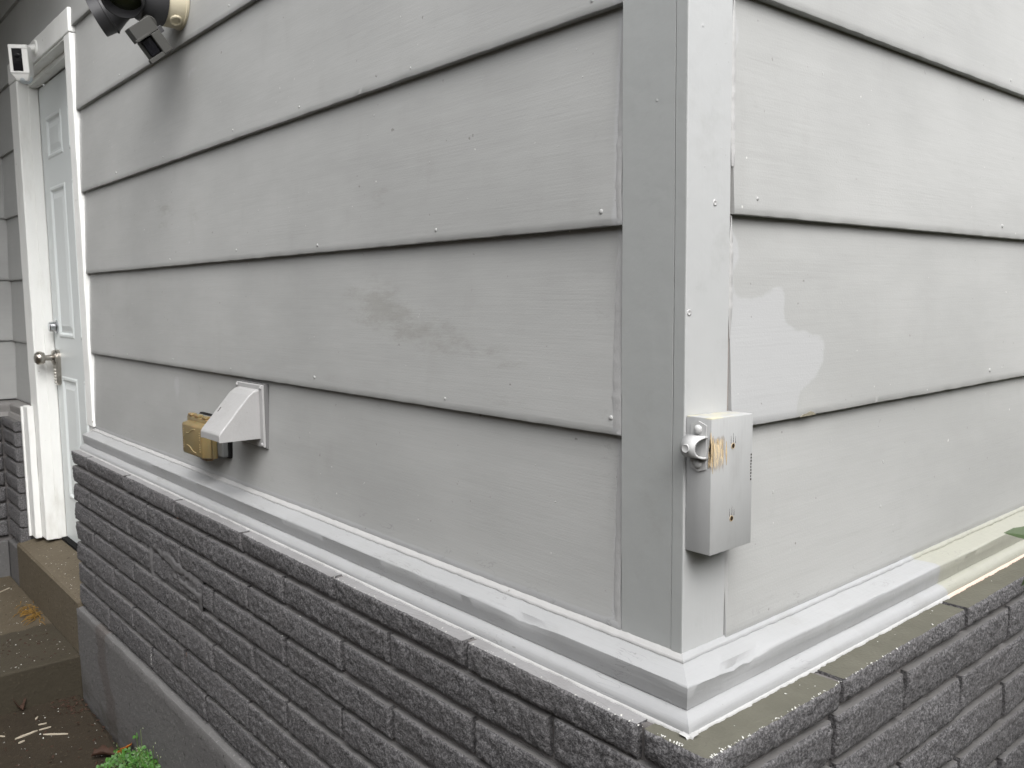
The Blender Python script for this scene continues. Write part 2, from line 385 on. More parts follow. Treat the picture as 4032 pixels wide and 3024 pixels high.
def nail(F, u, w_, z, parent, mat, r=.0042):
    bm = BM(); ax = Vector(F(0, 1, 0)) - Vector(F(0, 0, 0))
    lathe(bm, [(r * 1.25, -.001), (r, .0010), (r * .6, .0017), (0, .0019)], F(u, w_, z), ax, 10)
    return obj('nail', bm, mat, parent, smooth='all')
ZL = [-.4625, -.190, .0895, .3690, .6480, .9270, 1.2060, 1.4855, 1.7650, 2.0445]
def wearL(u, z):
    s = 0
    s += .8 * gauss(u, z, -.66, -.035, .17, .045, -.16) + .75 * gauss(u, z, -.47, -.085, .22, .028, -.12) + .6 * gauss(u, z, -.75, -.01, .09, .05)
    s += .9 * gauss(u, z, -1.82, .235, .09, .05) + .6 * gauss(u, z, -1.6, .22, .07, .04) + .65 * gauss(u, z, -.70, .18, .04, .06)
    s += .55 * gauss(u, z, -.35, -.165, .13, .018) + .5 * gauss(u, z, -.9, -.165, .25, .014)
    s += .25 * gauss(u, z, -1.67, .58, .03, .08) + .4 * gauss(u, z, -1.3, .60, .1, .05) + .4 * gauss(u, z, -2.0, .5, .3, .06)
    s += .55 * gauss(u, z, -1.30, -.42, .018, .05) + .55 * gauss(u, z, -1.16, -.40, .03, .05) + .3 * gauss(u, z, -.4, -.44, .3, .02)
    s += .35 * gauss(u, z, -2.3, .33, .3, .05)
    f = .62 * gauss(u, z, -1.80, -.25, .035, .05) + .5 * gauss(u, z, -1.57, .575, .05, .012) + .5 * gauss(u, z, -1.6, .545, .012, .03)
    if u > -.135: f += .75 * max(0, min(1, (u + .135) / .02))
    if z < -.446: f += .7
    p = 0
    if z < -.36: p = max(0, min(1, (-.40 - z) / .03))
    if u > -.16: p += .4
    p += gauss(u, z, -1.65, -.225, .14, .022) + .5 * gauss(u, z, -.7, -.2, .3, .02)
    return s, f, min(1, p)
t = thing('siding_wall', 'long grey lap siding wall with dryer vent between white door and corner post', 'wall', (-1.36, 0, -.4625)); LWALL = t
for k in range(9):
    z1 = ZL[k + 1] + .018
    b = siding_board(-2.614, -.1055, ZL[k], z1, FL, M['sidL'], t, .0085, wearL, 3.3 * k + 1)
    for n_ in range(6):
        u = -.13 - n_ * .41 + rng.uniform(-.05, .05)
        if k and k < 5: nail(FL, u, -.0012, ZL[k] + rng.uniform(.014, .024), b, M['sidL'], rng.uniform(.0022, .0034))
bm = BM(); box(bm, -2.614, -.02, .028, .12, -.62, 2.05); obj('sheathing', bm, M['gap'], t)
bm = BM()                                   # caulk run down the corner board and by the door casing
for (u0, wd, z0, z1, sd) in ((-.1165, .010, -.455, -.20, 1), (-.119, .0135, -.188, .08, 2), (-.1145, .008, .0915, .36, 3), (-.114, .007, .371, .64, 4), (-2.607, .010, -.44, -.196, 5), (-2.607, .011, -.18, .082, 6), (-2.607, .011, .1, .362, 7), (-2.607, .010, .38, .64, 8)):
    n_ = 60; rows = []
    for i in range(n_ + 1):
        z = z0 + (z1 - z0) * i / n_; h = -.0125 * max(0, (z - z0)) / EXPO
        kk = min(1, 5 * min(i, n_ - i) / n_ + .12); wd_ = wd * kk
        e = (.0030 * fbm(0, z, sd, 60) + .0025 * nz(0, z, sd, 9)) * kk
        s_ = 1 if u0 > -1 else -1
        rows.append([bm.verts.new(FL(u0 - s_ * (wd_ * .45 + e), h - .0006, z)), bm.verts.new(FL(u0, h - .0006 + .0020 * kk + .0008 * fbm(1, z, sd, 90), z)), bm.verts.new(FL(u0 + s_ * wd, h - .0006 + .0022 * kk, z))])
    for a, b in zip(rows, rows[1:]):
        for k in range(2): bm.faces.new((a[k], a[k + 1], b[k + 1], b[k]))
obj('caulk_bead', bm, M['caulk'], t, smooth='all')

FRESH = [(.10, .085), (.12, .07), (.121, .039), (.108, .03), (.11, -.006), (.154, -.007), (.201, .008), (.228, .010), (.227, -.038), (.243, -.049), (.289, -.056), (.289, -.063), (.33, -.063), (.33, -.106), (.302, -.128), (.263, -.143), (.251, -.178), (.09, -.178), (.09, .085)]
FRESH2 = [(.08, .356), (.108, .348), (.115, .334), (.109, .309), (.099, .306), (.098, .2), (.08, .2)]
ZR = [-.4625, -.1790, .1005, .3785, .6575, .9365, 1.2160, 1.4955, 1.7750, 2.0545]
BLUR = [(0, 0)] + [(r_ * math.cos(k), r_ * math.sin(k)) for r_ in (.004, .009, .014) for k in (0, 1.05, 2.1, 3.14, 4.2, 5.25)]
def wearR(u, z):
    f = 0
    if u < .36 and z < .4: f = .8 * sum(inpoly(u + dx, z + dz, FRESH) or inpoly(u + dx, z + dz, FRESH2) for dx, dz in BLUR) / len(BLUR)
    if z < -.452: f = max(f, .6)
    s = .6 * gauss(u, z, .15, .24, .03, .045) + .35 * gauss(u, z, .125, .13, .01, .02) + .75 * gauss(u, z, .565, -.446, .025, .008) + .3 * gauss(u, z, .2, -.44, .15, .012)
    p = .8 * max(0, min(1, (-.415 - z) / .03)) * (1 if u < .45 else .3)
    return s, f, p
t = thing('siding_wall', 'brighter grey lap siding wall right of the corner post, with a stepped fresh paint patch', 'wall', (0, .6, -.4625))
for k in range(9):
    u0 = (.0895, .0955, .0935, .0925, .092, .092, .092, .092, .092)[k]
    b = siding_board(u0, 1.75, ZR[k], ZR[k + 1] + .018, FR, M['sidR'], t, .0065, wearR, 5.1 * k + 40, off=.003)
    for n_ in range(4):
        u = .13 + n_ * .40 + rng.uniform(-.05, .05)
        if k and k < 5 and n_ % 2 == 0: nail(FR, u, .0016, ZR[k] + rng.uniform(.014, .024), b, M['sidR'], rng.uniform(.0026, .0038))
bm = BM(); box(bm, -.12, -.028, .03, 1.75, -.62, 2.05); obj('sheathing', bm, M['gap'], t)
bm = BM()
for (u0, z0, z1, sd) in ((.0915, -.455, -.19, 1), (.0925, -.06, .098, 2), (.0915, .16, .375, 3), (.092, .385, .65, 4)):
    n_ = 60; rows = []
    for i in range(n_ + 1):
        z = z0 + (z1 - z0) * i / n_; h = .003 - .0125 * (z - (-.179 if z < .09 and z > -.17 else z0)) / EXPO
        kk = min(1, 4 * min(i, n_ - i) / n_ + .05); e = .0030 * fbm(0, z, sd, 70) * kk
        rows.append([bm.verts.new(FR(u0 - .0035 * kk, -.001, z)), bm.verts.new(FR(u0 + .001, -.001 + (.0032 + .001 * fbm(1, z, sd, 90)) * kk, z)), bm.verts.new(FR(u0 + .001 + .0035 * kk + e, h + .0004 * kk - .0004, z))])
    for a, b in zip(rows, rows[1:]):
        for k in range(2): bm.faces.new((a[k], a[k + 1], b[k + 1], b[k]))
obj('caulk_bead', bm, M['caulk'], t, smooth='all')
bm = BM(); box(bm, -.012, -.004, .0885, .0975, -.18, .16); obj('bare_gap', bm, plain('bare_weathered_wood', (.30, .27, .25), (.22, .19, .18), .8, .2, 60, .6, .003, 120), t)

bm = BM()
prism(bm, [(.262, -.1795), (.268, -.1765), (.279, -.1755), (.288, -.1735), (.296, -.1752), (.303, -.1795)], lambda p, x: (x, p[0], p[1]), -.004, .0036)
obj('chipped_edge', bm, plain('chipped_wood', (.34, .32, .24), (.10, .085, .07), .85, .2, 90, .6, .002), t)

# corner post
t = thing('corner_post', 'smooth grey wooden corner post between the two siding walls', 'corner post', (-.05, .02, -.465))
def board(x0, x1, y0, y1, z0, z1, sd, bev=.0022):
    bm = BM(); nv = 60; r = []
    for i in range(nv + 1):
        z = z0 + (z1 - z0) * i / nv
        d = .0006 * nz(0, z, sd, 6)
        pts = [(x0, y0 + bev), (x0 + bev, y0), (x1 - bev, y0), (x1 - bev * .3, y0 + bev * .3), (x1, y0 + bev), (x1, y1), (x0, y1)]
        r.append([bm.verts.new((px + d, py + d, z)) for px, py in pts])
    for a, b in zip(r, r[1:]):
        for k in range(7): bm.faces.new((a[k], a[(k + 1) % 7], b[(k + 1) % 7], b[k]))
    bm.faces.new(r[0]); bm.faces.new(r[-1]); return bm
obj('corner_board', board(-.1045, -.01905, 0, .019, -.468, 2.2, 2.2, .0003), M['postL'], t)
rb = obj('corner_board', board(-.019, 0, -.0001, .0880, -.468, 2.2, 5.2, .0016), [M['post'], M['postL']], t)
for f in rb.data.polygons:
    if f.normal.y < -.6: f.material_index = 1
for (u, z) in ((.056, .112), (.0065, -.024)):  # dimpled nail holes filled with paint
    bm = BM(); lathe(bm, [(.0042, -.001), (.0040, .0008), (.0026, .0011), (.0016, .0002), (0, .0002)], (0, u, z), (1, 0, 0), 12); obj('nail', bm, M['caulk'], rb, smooth='all')

# ------------------------------------------------------------------ sill trim
def sweep(name, prof, F, u0, endfn, mat, parent, nseg, jit, seed, gouge=None, dense=1.0):
    """prof = list of (w,z); the run goes from u0 to endfn(w) (mitre)"""
    bm = BM(); R = []
    for i in range(nseg + 1):
        t_ = i / nseg; row = []
        for k, (w_, z) in enumerate(prof):
            u = u0 + (endfn(w_) - u0) * t_
            j = min(1, (1 - t_) * nseg / 3)
            a = jit * j * fbm(u, k * .35, seed, 5, 2) ; b = jit * j * fbm(u, k * .35 + 9, seed, 7, 2)
            ww, zz = w_ + a, z + b
            if gouge: ww, zz = gouge(u, k, ww, zz)
            row.append(bm.verts.new(F(u, ww, zz)))
        R.append(row)
    n = len(prof)
    for a, b in zip(R, R[1:]):
        for k in range(n): bm.faces.new((a[k], a[(k + 1) % n], b[(k + 1) % n], b[k]))
    bm.faces.new(R[0]); bm.faces.new(R[-1])
    return obj(name, bm, mat, parent, smooth=True)
SILL = [(-.03, -.4700), (-.012, -.4630), (.010, -.4695), (.030, -.4742), (.0375, -.4764), (.0395, -.4776), (.0405, -.4795), (.0385, -.4945), (.0360, -.5095), (-.03, -.5095)]
def quarter(w0, z1, z0, wmax):
    P = [(-.02, z1)]
    for i in range(9):
        a = PI / 2 * (1 - i / 8)
        P.append((w0 + (wmax - w0) * math.cos(a), z0 + (z1 - z0) * math.sin(a) ** .9))
    return P + [(-.02, z0)]
MOULD = quarter(.0305, -.5099, -.5288, .0520)
def gougeL(u, k, w_, z):
    g = gauss(u, 0, -.255, 0, .045, 1)
    if k in (4, 5, 6): z -= .006 * g * (1 + .5 * nz(u, 0, 1, 60)); w_ -= .004 * g
    return w_, z
def gougeR(u, k, w_, z):
    g = gauss(u, 0, .075, 0, .05, 1)
    if k in (4, 5, 6): z -= .010 * g * (.8 + .6 * nz(u, 0, 1, 45)); w_ -= .005 * g
    if k == 7: w_ -= .004 * g
    return w_, z
def trim(F, u0, endfn, mat, lab, seed, gouge, loc, nseg, cut=False):
    t = thing('sill_trim', lab, 'trim', loc)
    sweep('sill_board', SILL, F, u0, endfn, mat, t, nseg, .0007, seed, gouge)
    sweep('moulding', MOULD, F, u0 + (.012 if u0 < 0 else -.012) * 0, endfn, mat, t, nseg, .0006, seed + 3)
    sgn = 1 if F is FL else 1
    # wavy caulk over the siding joint, and the bead under the moulding
    bm = BM(); rows = []
    N = nseg * 3
    for i in range(N + 1):
        t_ = i / N
        ui = u0 + (endfn(0) - u0) * t_
        ww = .0075 + .0020 * fbm(ui, 0, seed, 14) * (t_ < .985) + .0012 * nz(ui, 1, seed, 60) * (t_ < .985)
        ui = u0 + (endfn(0) - u0) * t_; U = lambda w_: u0 + (endfn(w_) - u0) * t_
        rows.append([bm.verts.new(F(U(-.006), -.006, -.4545 + .0022 * fbm(ui, 1, seed, 30))), bm.verts.new(F(U(-.0005), -.0005, -.4590 + .001 * fbm(ui, 3, seed, 40))), bm.verts.new(F(U(ww * .7), ww * .7, -.4638)), bm.verts.new(F(U(ww), ww, -.4668)), bm.verts.new(F(U(ww), ww - .001, -.4690))])
    for a, b in zip(rows, rows[1:]):
        for k in range(4): bm.faces.new((a[k], a[k + 1], b[k + 1], b[k]))
    obj('caulk_bead', bm, M['caulk'] if not cut else mat, t, smooth='all')
    bm = BM(); rows = []
    for i in range(N + 1):
        t_ = i / N; ui = u0 + (endfn(.06) - u0) * t_
        old = cut and ui > .67
        e = .0020 + .0022 * fbm(ui, 2, seed, 33) + .0016 * fbm(ui, 2, seed + 4, 120)
        rows.append([bm.verts.new(F(ui, .043, -.5280)), bm.verts.new(F(ui, .0524 + e * .4, -.5286)), bm.verts.new(F(ui, .0532 + e, -.5306)), bm.verts.new(F(ui, .0532 + e * 1.1, -.5345))])
        rows[-1].append(old)
    for a, b in zip(rows, rows[1:]):
        for k in range(3): bm.faces.new((a[k], a[k + 1], b[k + 1], b[k])).material_index = 1 if a[4] else 0
    o = obj('caulk_bead', bm, [M['caulk'], M['rawcaulk']], t, smooth='all')
    o['label'] = 'white ragged caulk line under the rounded moulding'
    return t
trim(FL, -2.632, lambda w_: w_, M['trimL'], 'pale grey sloped sill trim with rounded moulding along the left wall', 1.5, gougeL, (-1.3, 0, -.535), 220)
trim(FR, 1.75, lambda w_: -w_, M['trimR'], 'pale grey sill trim on right wall, cream and unpainted at far end', 8.5, gougeR, (0, .8, -.535), 160, cut=True)

# ------------------------------------------------------------------ brick walls
def rock_grid(bm, u0, u1, z0, z1, off, F, seed, fade0=None, fade1=None, hide=.0030, step=.0043):
    """rough split face; fade0/fade1: that vertical end is a shared corner arris"""
    nu = max(5, int((u1 - u0) / step)); nv = max(6, int((z1 - z0) / step)); G = []
    ru = random.Random(int(seed * 1000)); tilt = ru.uniform(-.0018, .0018); bul = ru.uniform(.0002, .0016)
    for j in range(nv + 1):
        row = []
        for i in range(nu + 1):
            a, b = i / nu, j / nv
            u = u0 + (u1 - u0) * a; z = z0 + (z1 - z0) * b
            eu = min(u - u0, u1 - u); ez = min(z - z0, (z1 - z) * 2.2 + .001); e = min(eu, ez)
            n_ = .0022 * fbm(u, z, seed, 75, 3) + .0017 * nz(u, z, seed + 5, 230) + .0016 * nz(u, z, seed + 2, 18)
            wgt = min(1, e / .004 + .35)
            w_ = off + bul * math.sin(PI * b) - .0022 * math.exp(-(z - z0) / .004) + tilt * (b - .5) * 2 + n_ * wgt - hide * math.exp(-e / .0022)
            uu, zz = u, z
            if i in (0, nu): 
                if (i == 0 and fade0) or (i == nu and fade1): w_ = off - hide
                else: uu += .0014 * nz(0, z, seed, 45) + .0007 * nz(0, z, seed, 170)
            if j in (0, nv): zz += (.0006 if j else .0010) * fbm(u, 1, seed + j, 45) - (.0012 if j else 0) * max(0, fbm(u, 2, seed, 9) - .25)
            row.append(bm.verts.new(F(uu, w_, zz)))
        G.append(row)
    for a, b in zip(G, G[1:]):
        for i in range(nu): bm.faces.new((a[i], a[i + 1], b[i + 1], b[i])).material_index = 0
    return G
def brick(u0, u1, z0, z1, off, F, parent, mats, seed, depth=.06, step=.0043):
    bm = BM(); G = rock_grid(bm, u0, u1, z0, z1, off, F, seed, step=step)
    wb = off - depth
    B = [bm.verts.new(F(u, wb, z)) for u, z in ((u0, z0), (u1, z0), (u1, z1), (u0, z1))]
    fr = [f for f in bm.faces]
    fs = [bm.faces.new(G[0] + [B[1], B[0]]), bm.faces.new(G[-1] + [B[2], B[3]]), bm.faces.new([r[0] for r in G] + [B[3], B[0]]), bm.faces.new([r[-1] for r in G] + [B[2], B[1]]), bm.faces.new(B)]
    for f in fs: f.material_index = 0
    fs[1].material_index = 1
    for f in fr: f.smooth = True
    return obj('brick', bm, mats, parent)
def corner_brick(uL, vR, z0, z1, parent, mats, seed, oL, oR, hide=.0035):
    bm = BM()
    A = rock_grid(bm, uL, oR - hide, z0, z1, oL, FL, seed, fade1=True, hide=hide)
    nv = max(6, int((z1 - z0) / .0043))
    Bg = rock_grid(bm, -(oL - hide), vR, z0, z1, oR, FR, seed + .5, fade0=True, hide=hide)
    fr = [f for f in bm.faces]
    bmesh.ops.remove_doubles(bm, verts=[r[-1] for r in A] + [r[0] for r in Bg], dist=.0035)
    vb = lambda r: [v for v in r if v.is_valid]
    ia = min(oR - .07, vR)
    zt = lambda z: [bm.verts.new((oR - .065, vR, z)), bm.verts.new((oR - .065, -(oL - .06), z)), bm.verts.new((uL, -(oL - .06), z))]
    T, Bo = zt(z1), zt(z0)
    fs = [bm.faces.new(vb(A[-1]) + [v for v in vb(Bg[-1]) if v not in A[-1]] + T), bm.faces.new(vb(A[0]) + [v for v in vb(Bg[0]) if v not in A[0]] + Bo)]
    fs.append(bm.faces.new([r[-1] for r in Bg] + [T[0], Bo[0]])); fs.append(bm.faces.new([r[0] for r in A] + [T[2], Bo[2]]))
    fs += [bm.faces.new((T[0], T[1], Bo[1], Bo[0])), bm.faces.new((T[1], T[2], Bo[2], Bo[1]))]
    for f in fs: f.material_index = 0
    fs[0].material_index = 1
    for f in fr:
        if f.is_valid: f.smooth = True
    return obj('brick', bm, mats, parent)
def mortar(u0, u1, z0, z1, off, F, parent, seed, mat=None):
    bm = BM(); nu = int((u1 - u0) / .02); nv = int((z1 - z0) / .008)
    G = [[bm.verts.new(F(u0 + (u1 - u0) * i / nu, off + .0022 * fbm(u0 + (u1 - u0) * i / nu, j * .008, seed, 40), z0 + (z1 - z0) * j / nv)) for i in range(nu + 1)] for j in range(nv + 1)]
    for a, b in zip(G, G[1:]):
        for i in range(nu): bm.faces.new((a[i], a[i + 1], b[i + 1], b[i]))
    B = [bm.verts.new(F(u, off - .05, z)) for u, z in ((u0, z0), (u1, z0), (u1, z1), (u0, z1))]
    bm.faces.new(G[0] + [B[1], B[0]]); bm.faces.new(G[-1] + [B[2], B[3]]); bm.faces.new([r[0] for r in G] + [B[3], B[0]]); bm.faces.new([r[-1] for r in G] + [B[2], B[1]])
    return obj('mortar', bm, mat or M['mortar'], parent, smooth='all')
OL, OR = .0790, .1000; KL = .98852
GAP = .0086; JO = .0062
ZB = [-.5350, -.5905, -.6580, -.7265, -.7970, -.8690, -.9460, -1.0260, -1.1080]
JL = [[-2.49, -2.074, -1.638, -1.21, -.784, -.369, -.011], [-2.28, -1.874, -1.427, -1.003, -.591, -.175], [-2.47, -2.047, -1.62, -1.186, -.759, -.351, -.011],
      [-2.259, -1.851, -1.404, -1.003, -.588, -.175], [-2.452, -2.030, -1.585, -1.168, -.768, -.351, -.011], [-2.24, -1.828, -1.414, -1.009, -.600, -.180],
      [-2.464, -2.050, -1.620, -1.214, -.800, -.380, -.011], [-2.317, -1.898, -1.485, -1.07, -.65, -.23]]
JL = [[.6685 + (j - .6685) * KL for j in r] for r in JL]; ZB = [-.5312] + [z * KL for z in ZB[1:]]
ZBR = [-.5322, -.5760, -.6490, -.7220, -.7950, -.8680, -.9420, -1.0160, -1.09]
JR = [.225, .410, .212, .407, .214, .405, .21, .405]
BWL = thing('brick_wall', 'dark grey painted split-face brick base along the left wall, above grey foundation', 'brick wall', (-1.3, -.03, -1.45))
BWR = thing('brick_wall', 'dark split-face brick base with khaki ledge under the right wall', 'brick wall', (.03, .8, -1.45))
ml = [M['rock'], M['brtop']]; mr = [M['rock'], M['brtopR']]
for c in range(8):
    z1 = ZB[c]; z0 = ZB[c + 1] + GAP - (.0015 if c == 0 else 0)
    ends = [-2.632] + JL[c]
    for k in range(len(ends) - 1):
        a = ends[k] + (JO if k else rng.uniform(-.006, .006)); b = ends[k + 1] - JO
        brick(a, b, z0, z1 + rng.uniform(-.0008, .0004) * (c > 0), OL + rng.uniform(-.0015, .0015), FL, BWL, ml if c else [M['rock'], M['brtop1']], c * 9.7 + k * 1.37 + .11)
    z1r = ZBR[c]; z0r = ZBR[c + 1] + GAP
    vR = JR[c] - .007 if c % 2 == 0 else JR[c] - .205 - .007
    corner_brick(JL[c][-1] + JO, vR, (z0 + z0r) / 2, (z1 + z1r) / 2, BWR, mr if c == 0 else ml, c * 3.3 + 60, OL, OR)
    y = vR + (.016 if c == 0 else .012)
    nxt = [JR[c] + .409 * q for q in range(0 if c % 2 else 1, 5)]
    for k, yy in enumerate(nxt):
        brick(y, yy - .005, z0r, z1r, OR + rng.uniform(-.0015, .0015), FR, BWR, mr if c == 0 else ml, c * 5.9 + k * 2.1 + 90.3, depth=.075)
        y = yy + (.009 if (c, k) != (0, 0) else .007)
mortar(-2.615, .045, -1.097, -.534, OL - .0130, FL, BWL, 1)
mortar(-.03, 1.75, -1.12, -.537, OR - .0125, FR, BWR, 2)
# top bed filler behind the first course
bm = BM(); box(bm, -2.625, .03, -.035, .05, -.62, -.5335); obj('bed_filler', bm, M['brtop1'], BWL)
bm = BM(); box(bm, -.05, .04, .032, 1.75, -.62, -.5345); obj('bed_filler', bm, M['brtopR'], BWR)
# painted foundation band
def foundation(F, u0, u1, parent, seed, ztop=-1.0950, off=.0935, zb=-1.60):
    bm = BM(); nu = int((u1 - u0) / .02); P = [(.03, ztop), (.066, ztop - .0005), (off - .012, ztop - .001), (off - .003, ztop - .004), (off, ztop - .010)] + [(off, ztop - .010 - .025 * k) for k in range(1, 12)] + [(off - .001, ztop - .30), (off - .002, ztop - .33), (off - .002, zb)]
    G = [[bm.verts.new(F(u0 + (u1 - u0) * i / nu, w_ + .0014 * fbm(u0 + (u1 - u0) * i / nu, z, seed, 9), z + .0022 * fbm(u0 + (u1 - u0) * i / nu, 0, seed, 12))) for w_, z in P] for i in range(nu + 1)]
    for a, b in zip(G, G[1:]):
        for k in range(len(P) - 1): bm.faces.new((a[k], a[k + 1], b[k + 1], b[k]))
    bm.faces.new(G[0] + [bm.verts.new(F(u0, .03, zb))]); bm.faces.new(G[-1] + [bm.verts.new(F(u1, .03, zb))])
    return obj('foundation', bm, M['stucco'], parent, smooth=True)
foundation(FL, -2.636, .09, BWL, 3); foundation(FR, -.089, 1.75, BWR, 4, ztop=-1.09, off=.11)
# smeared mortar patch over the bricks
bm = BM(); G = []
for j in range(46):
    row = []
    for i in range(110):
        u = -1.93 + i * .0045; z = -.850 + j * .0045
        d = gauss(u, z, -1.63, -.712, .20, .016, -.09) + .9 * gauss(u, z, -1.50, -.752, .20, .010, -.05) + .9 * gauss(u, z, -1.42, -.79, .05, .03) + .8 * gauss(u, z, -1.83, -.75, .012, .05) + .6 * gauss(u, z, -1.3, -.80, .1, .012)
        d = d - .5 + .45 * fbm(u, z, 4, 24, 3)
        row.append(bm.verts.new(FL(u, OL - .012 + max(0, min(.0150, .012 + d * .012)) + .0012 * fbm(u, z, 6, 60), z)))
    G.append(row)
for a, b in zip(G, G[1:]):
    for i in range(109): bm.faces.new((a[i], a[i + 1], b[i + 1], b[i]))
obj('mortar_smear', bm, plain('smeared_mortar_paint', (.125, .122, .124), (.10, .098, .10), .7, .3, 20, .5, .002, 90), BWL, smooth='all')
# bare pinkish mortar showing in a few joints
for (u, za, zb) in ((-1.612, -.580, -.540), (-2.283, -1.088, -1.028), (-1.594, -1.008, -.945)):
    bm = BM(); prism(bm, [(u - .0055, za), (u + .0055, za), (u + .006, zb), (u - .004, zb)], lambda p, w_: FL(p[0], w_, p[1]), OL - .02, OL - .0062)
    obj('bare_mortar', bm, plain('pink_mortar', (.30, .17, .13), (.22, .13, .11), .9, .1, 60, .6, .003), BWL)
# paint flecks along arrises and ledges
def flecks(name, pts, mat, parent, size, seed):
    r = random.Random(seed); bm = BM()
    for (p, nrm) in pts:
        R = frame(nrm); a0 = r.uniform(0, 6.3); s_ = size * r.uniform(.4, 1.5); vs = []
        for k in range(5):
            a = a0 + k * 1.257; rr = s_ * r.uniform(.5, 1.2) * (1.8 if k == 0 else 1)
            vs.append(bm.verts.new(Vector(p) + R @ Vector((rr * math.cos(a), rr * math.sin(a), 0))))
        tp = bm.verts.new(Vector(p) + R @ Vector((0, 0, s_ * .5)))
        for k in range(5): bm.faces.new((vs[k], vs[(k + 1) % 5], tp))
    o = obj(name, bm, mat, parent, recalc=False); o['kind'] = 'stuff'; return o
pts = []
for i in range(80):
    u = .06 - rng.random() ** 2.0 * 1.5; pts.append((FL(u, OL - .003 + rng.uniform(-.004, .002), ZB[0] + .0005), (0, -.5, 1)))
for i in range(22): pts.append((FL(rng.uniform(-1.45, -1.0), OL - rng.uniform(.001, .008), ZB[rng.choice((6, 7, 7))] + .0006), (0, -.3, 1)))
for i in range(10): pts.append((FL(rng.uniform(-1.9, -.1), OL - rng.uniform(.001, .008), ZB[rng.randint(1, 6)] + .0006), (0, -.3, 1)))
pts += [(FL(-1.87 + rng.gauss(0, .004), OL + .0015, -1.045 + rng.gauss(0, .010)), (0, -1, 0)) for _ in range(26)]
flecks('paint_flecks', pts, M['fleck'], BWL, .0011, 3)
pts = [(FR(-.07 + rng.random() ** 1.6 * .5, OR - .004 + rng.uniform(-.0005, .003), ZBR[0] + .0006), (.5, 0, 1)) for i in range(80)]
pts += [(FR(rng.uniform(-.05, .9), rng.uniform(.064, OR - .004), ZBR[0] + .0006), (0, 0, 1)) for i in range(14)]
flecks('paint_flecks', pts, M['fleck'], BWR, .0010, 4)

# ------------------------------------------------------------------ alcove on the far left: short return and wing wall
nowear = lambda u, z: (0, 0, 0)
t = thing('siding_wall', 'narrow strip of grey siding in the corner left of the door', 'wall', (-3.74, 0, -.4625))
for k in range(9): siding_board(-3.93, -3.578, ZL[k], ZL[k + 1] + .018, FL, M['sidL'], t, .03, nowear, 70 + k)
bm = BM(); box(bm, -3.98, -3.58, .028, .12, -1.5, 2.05); obj('sheathing', bm, M['gap'], t)
bm = BM(); box(bm, -3.60, -2.60, .028, .12, 1.0, 2.05); obj('sheathing', bm, M['gap'], t)
for k in (4, 5, 6, 7, 8): siding_board(-3.577, -2.6155, (ZL[k] if k > 4 else .99), ZL[k + 1] + .018, lambda u, w_, z: FL(u, w_ - (.012 if k == 4 else 0), z), M['sidL'], t, .03, nowear, 90 + k)
t = thing('siding_wall', 'grey siding wing wall at the left edge, facing the door alcove', 'wall', (-3.90, -.6, -.4625))
for k in range(9): siding_board(-2.48, .02, ZL[k] + .004, ZL[k + 1] + .022, FW, M['sidR'], t, .04, nowear, 80 + k)
bm = BM(); box(bm, -4.05, -3.93, -2.48, .12, -1.5, 2.05); obj('sheathing', bm, M['gap'], t)
t = thing('sill_trim', 'grey sill trim turning the inside corner left of the door', 'trim', (-3.8, -.1, -.535))
P = SILL[:-1] + [(.036, -.511), (.045, -.514), (.052, -.533), (-.03, -.533)]
sweep('sill_board', P, FL, -3.604, lambda w_: -3.90 + w_, M['trimShade'], t, 10, .0005, 21)
sweep('sill_board', P, FW, -2.48, lambda w_: -w_, M['trimShade'], t, 30, .0005, 22)
t = thing('brick_wall', 'dark grey brick base in the alcove corner left of the door', 'brick wall', (-3.75, -.1, -1.28))
for c in range(8):
    z1, z0 = ZB[c], ZB[c + 1] + GAP
    brick(-3.86, -3.605, z0, z1, .076, FL, t, ml, 200 + c, depth=.07, step=.007)
    y = -.085
    for L_ in ((.21, .41, .41, .41, .41, .41) if c % 2 else (.41, .41, .41, .41, .41)):
        if y - L_ < -2.5: break
        brick(y - L_ + .01, y, z0, z1, .070, FW, t, ml, 220 + c + y, step=.008); y -= L_
mortar(-3.9, -3.612, -1.2, -.537, .060, FL, t, 5); mortar(-2.48, -.05, -1.2, -.537, .056, FW, t, 6)
bm = BM(); box(bm, -3.90, -3.605, -.086, .05, -1.29, -1.108, .004); box(bm, -3.95, -3.822, -2.48, -.088, -1.29, -1.108, .004); obj('foundation', bm, M['stucco'], t)

# roof added above the frame to darken the doorway alcove
t = thing('added_roof', 'added unseen boarded roof that shades the doorway alcove', 'roof', (-3.2, -.7, 1.5))
for k in range(11): bm = BM(); box(bm, -4.0, -2.30, -1.5 + k * .1355, -1.5 + k * .1355 + .131, 1.50, 1.52, .002); obj('added_roof_board', bm, M['white'], t)
bm = BM(); prism(bm, [(-1.56, 1.53), (-1.56, 1.47), (-1.53, 1.47), (-1.505, 1.525), (-.012, 1.525), (-.012, 1.80), (-.05, 1.80)], lambda p, x: (x, p[0], p[1]), -4.0, -2.27); obj('added_roof_deck', bm, M['fence'], t)

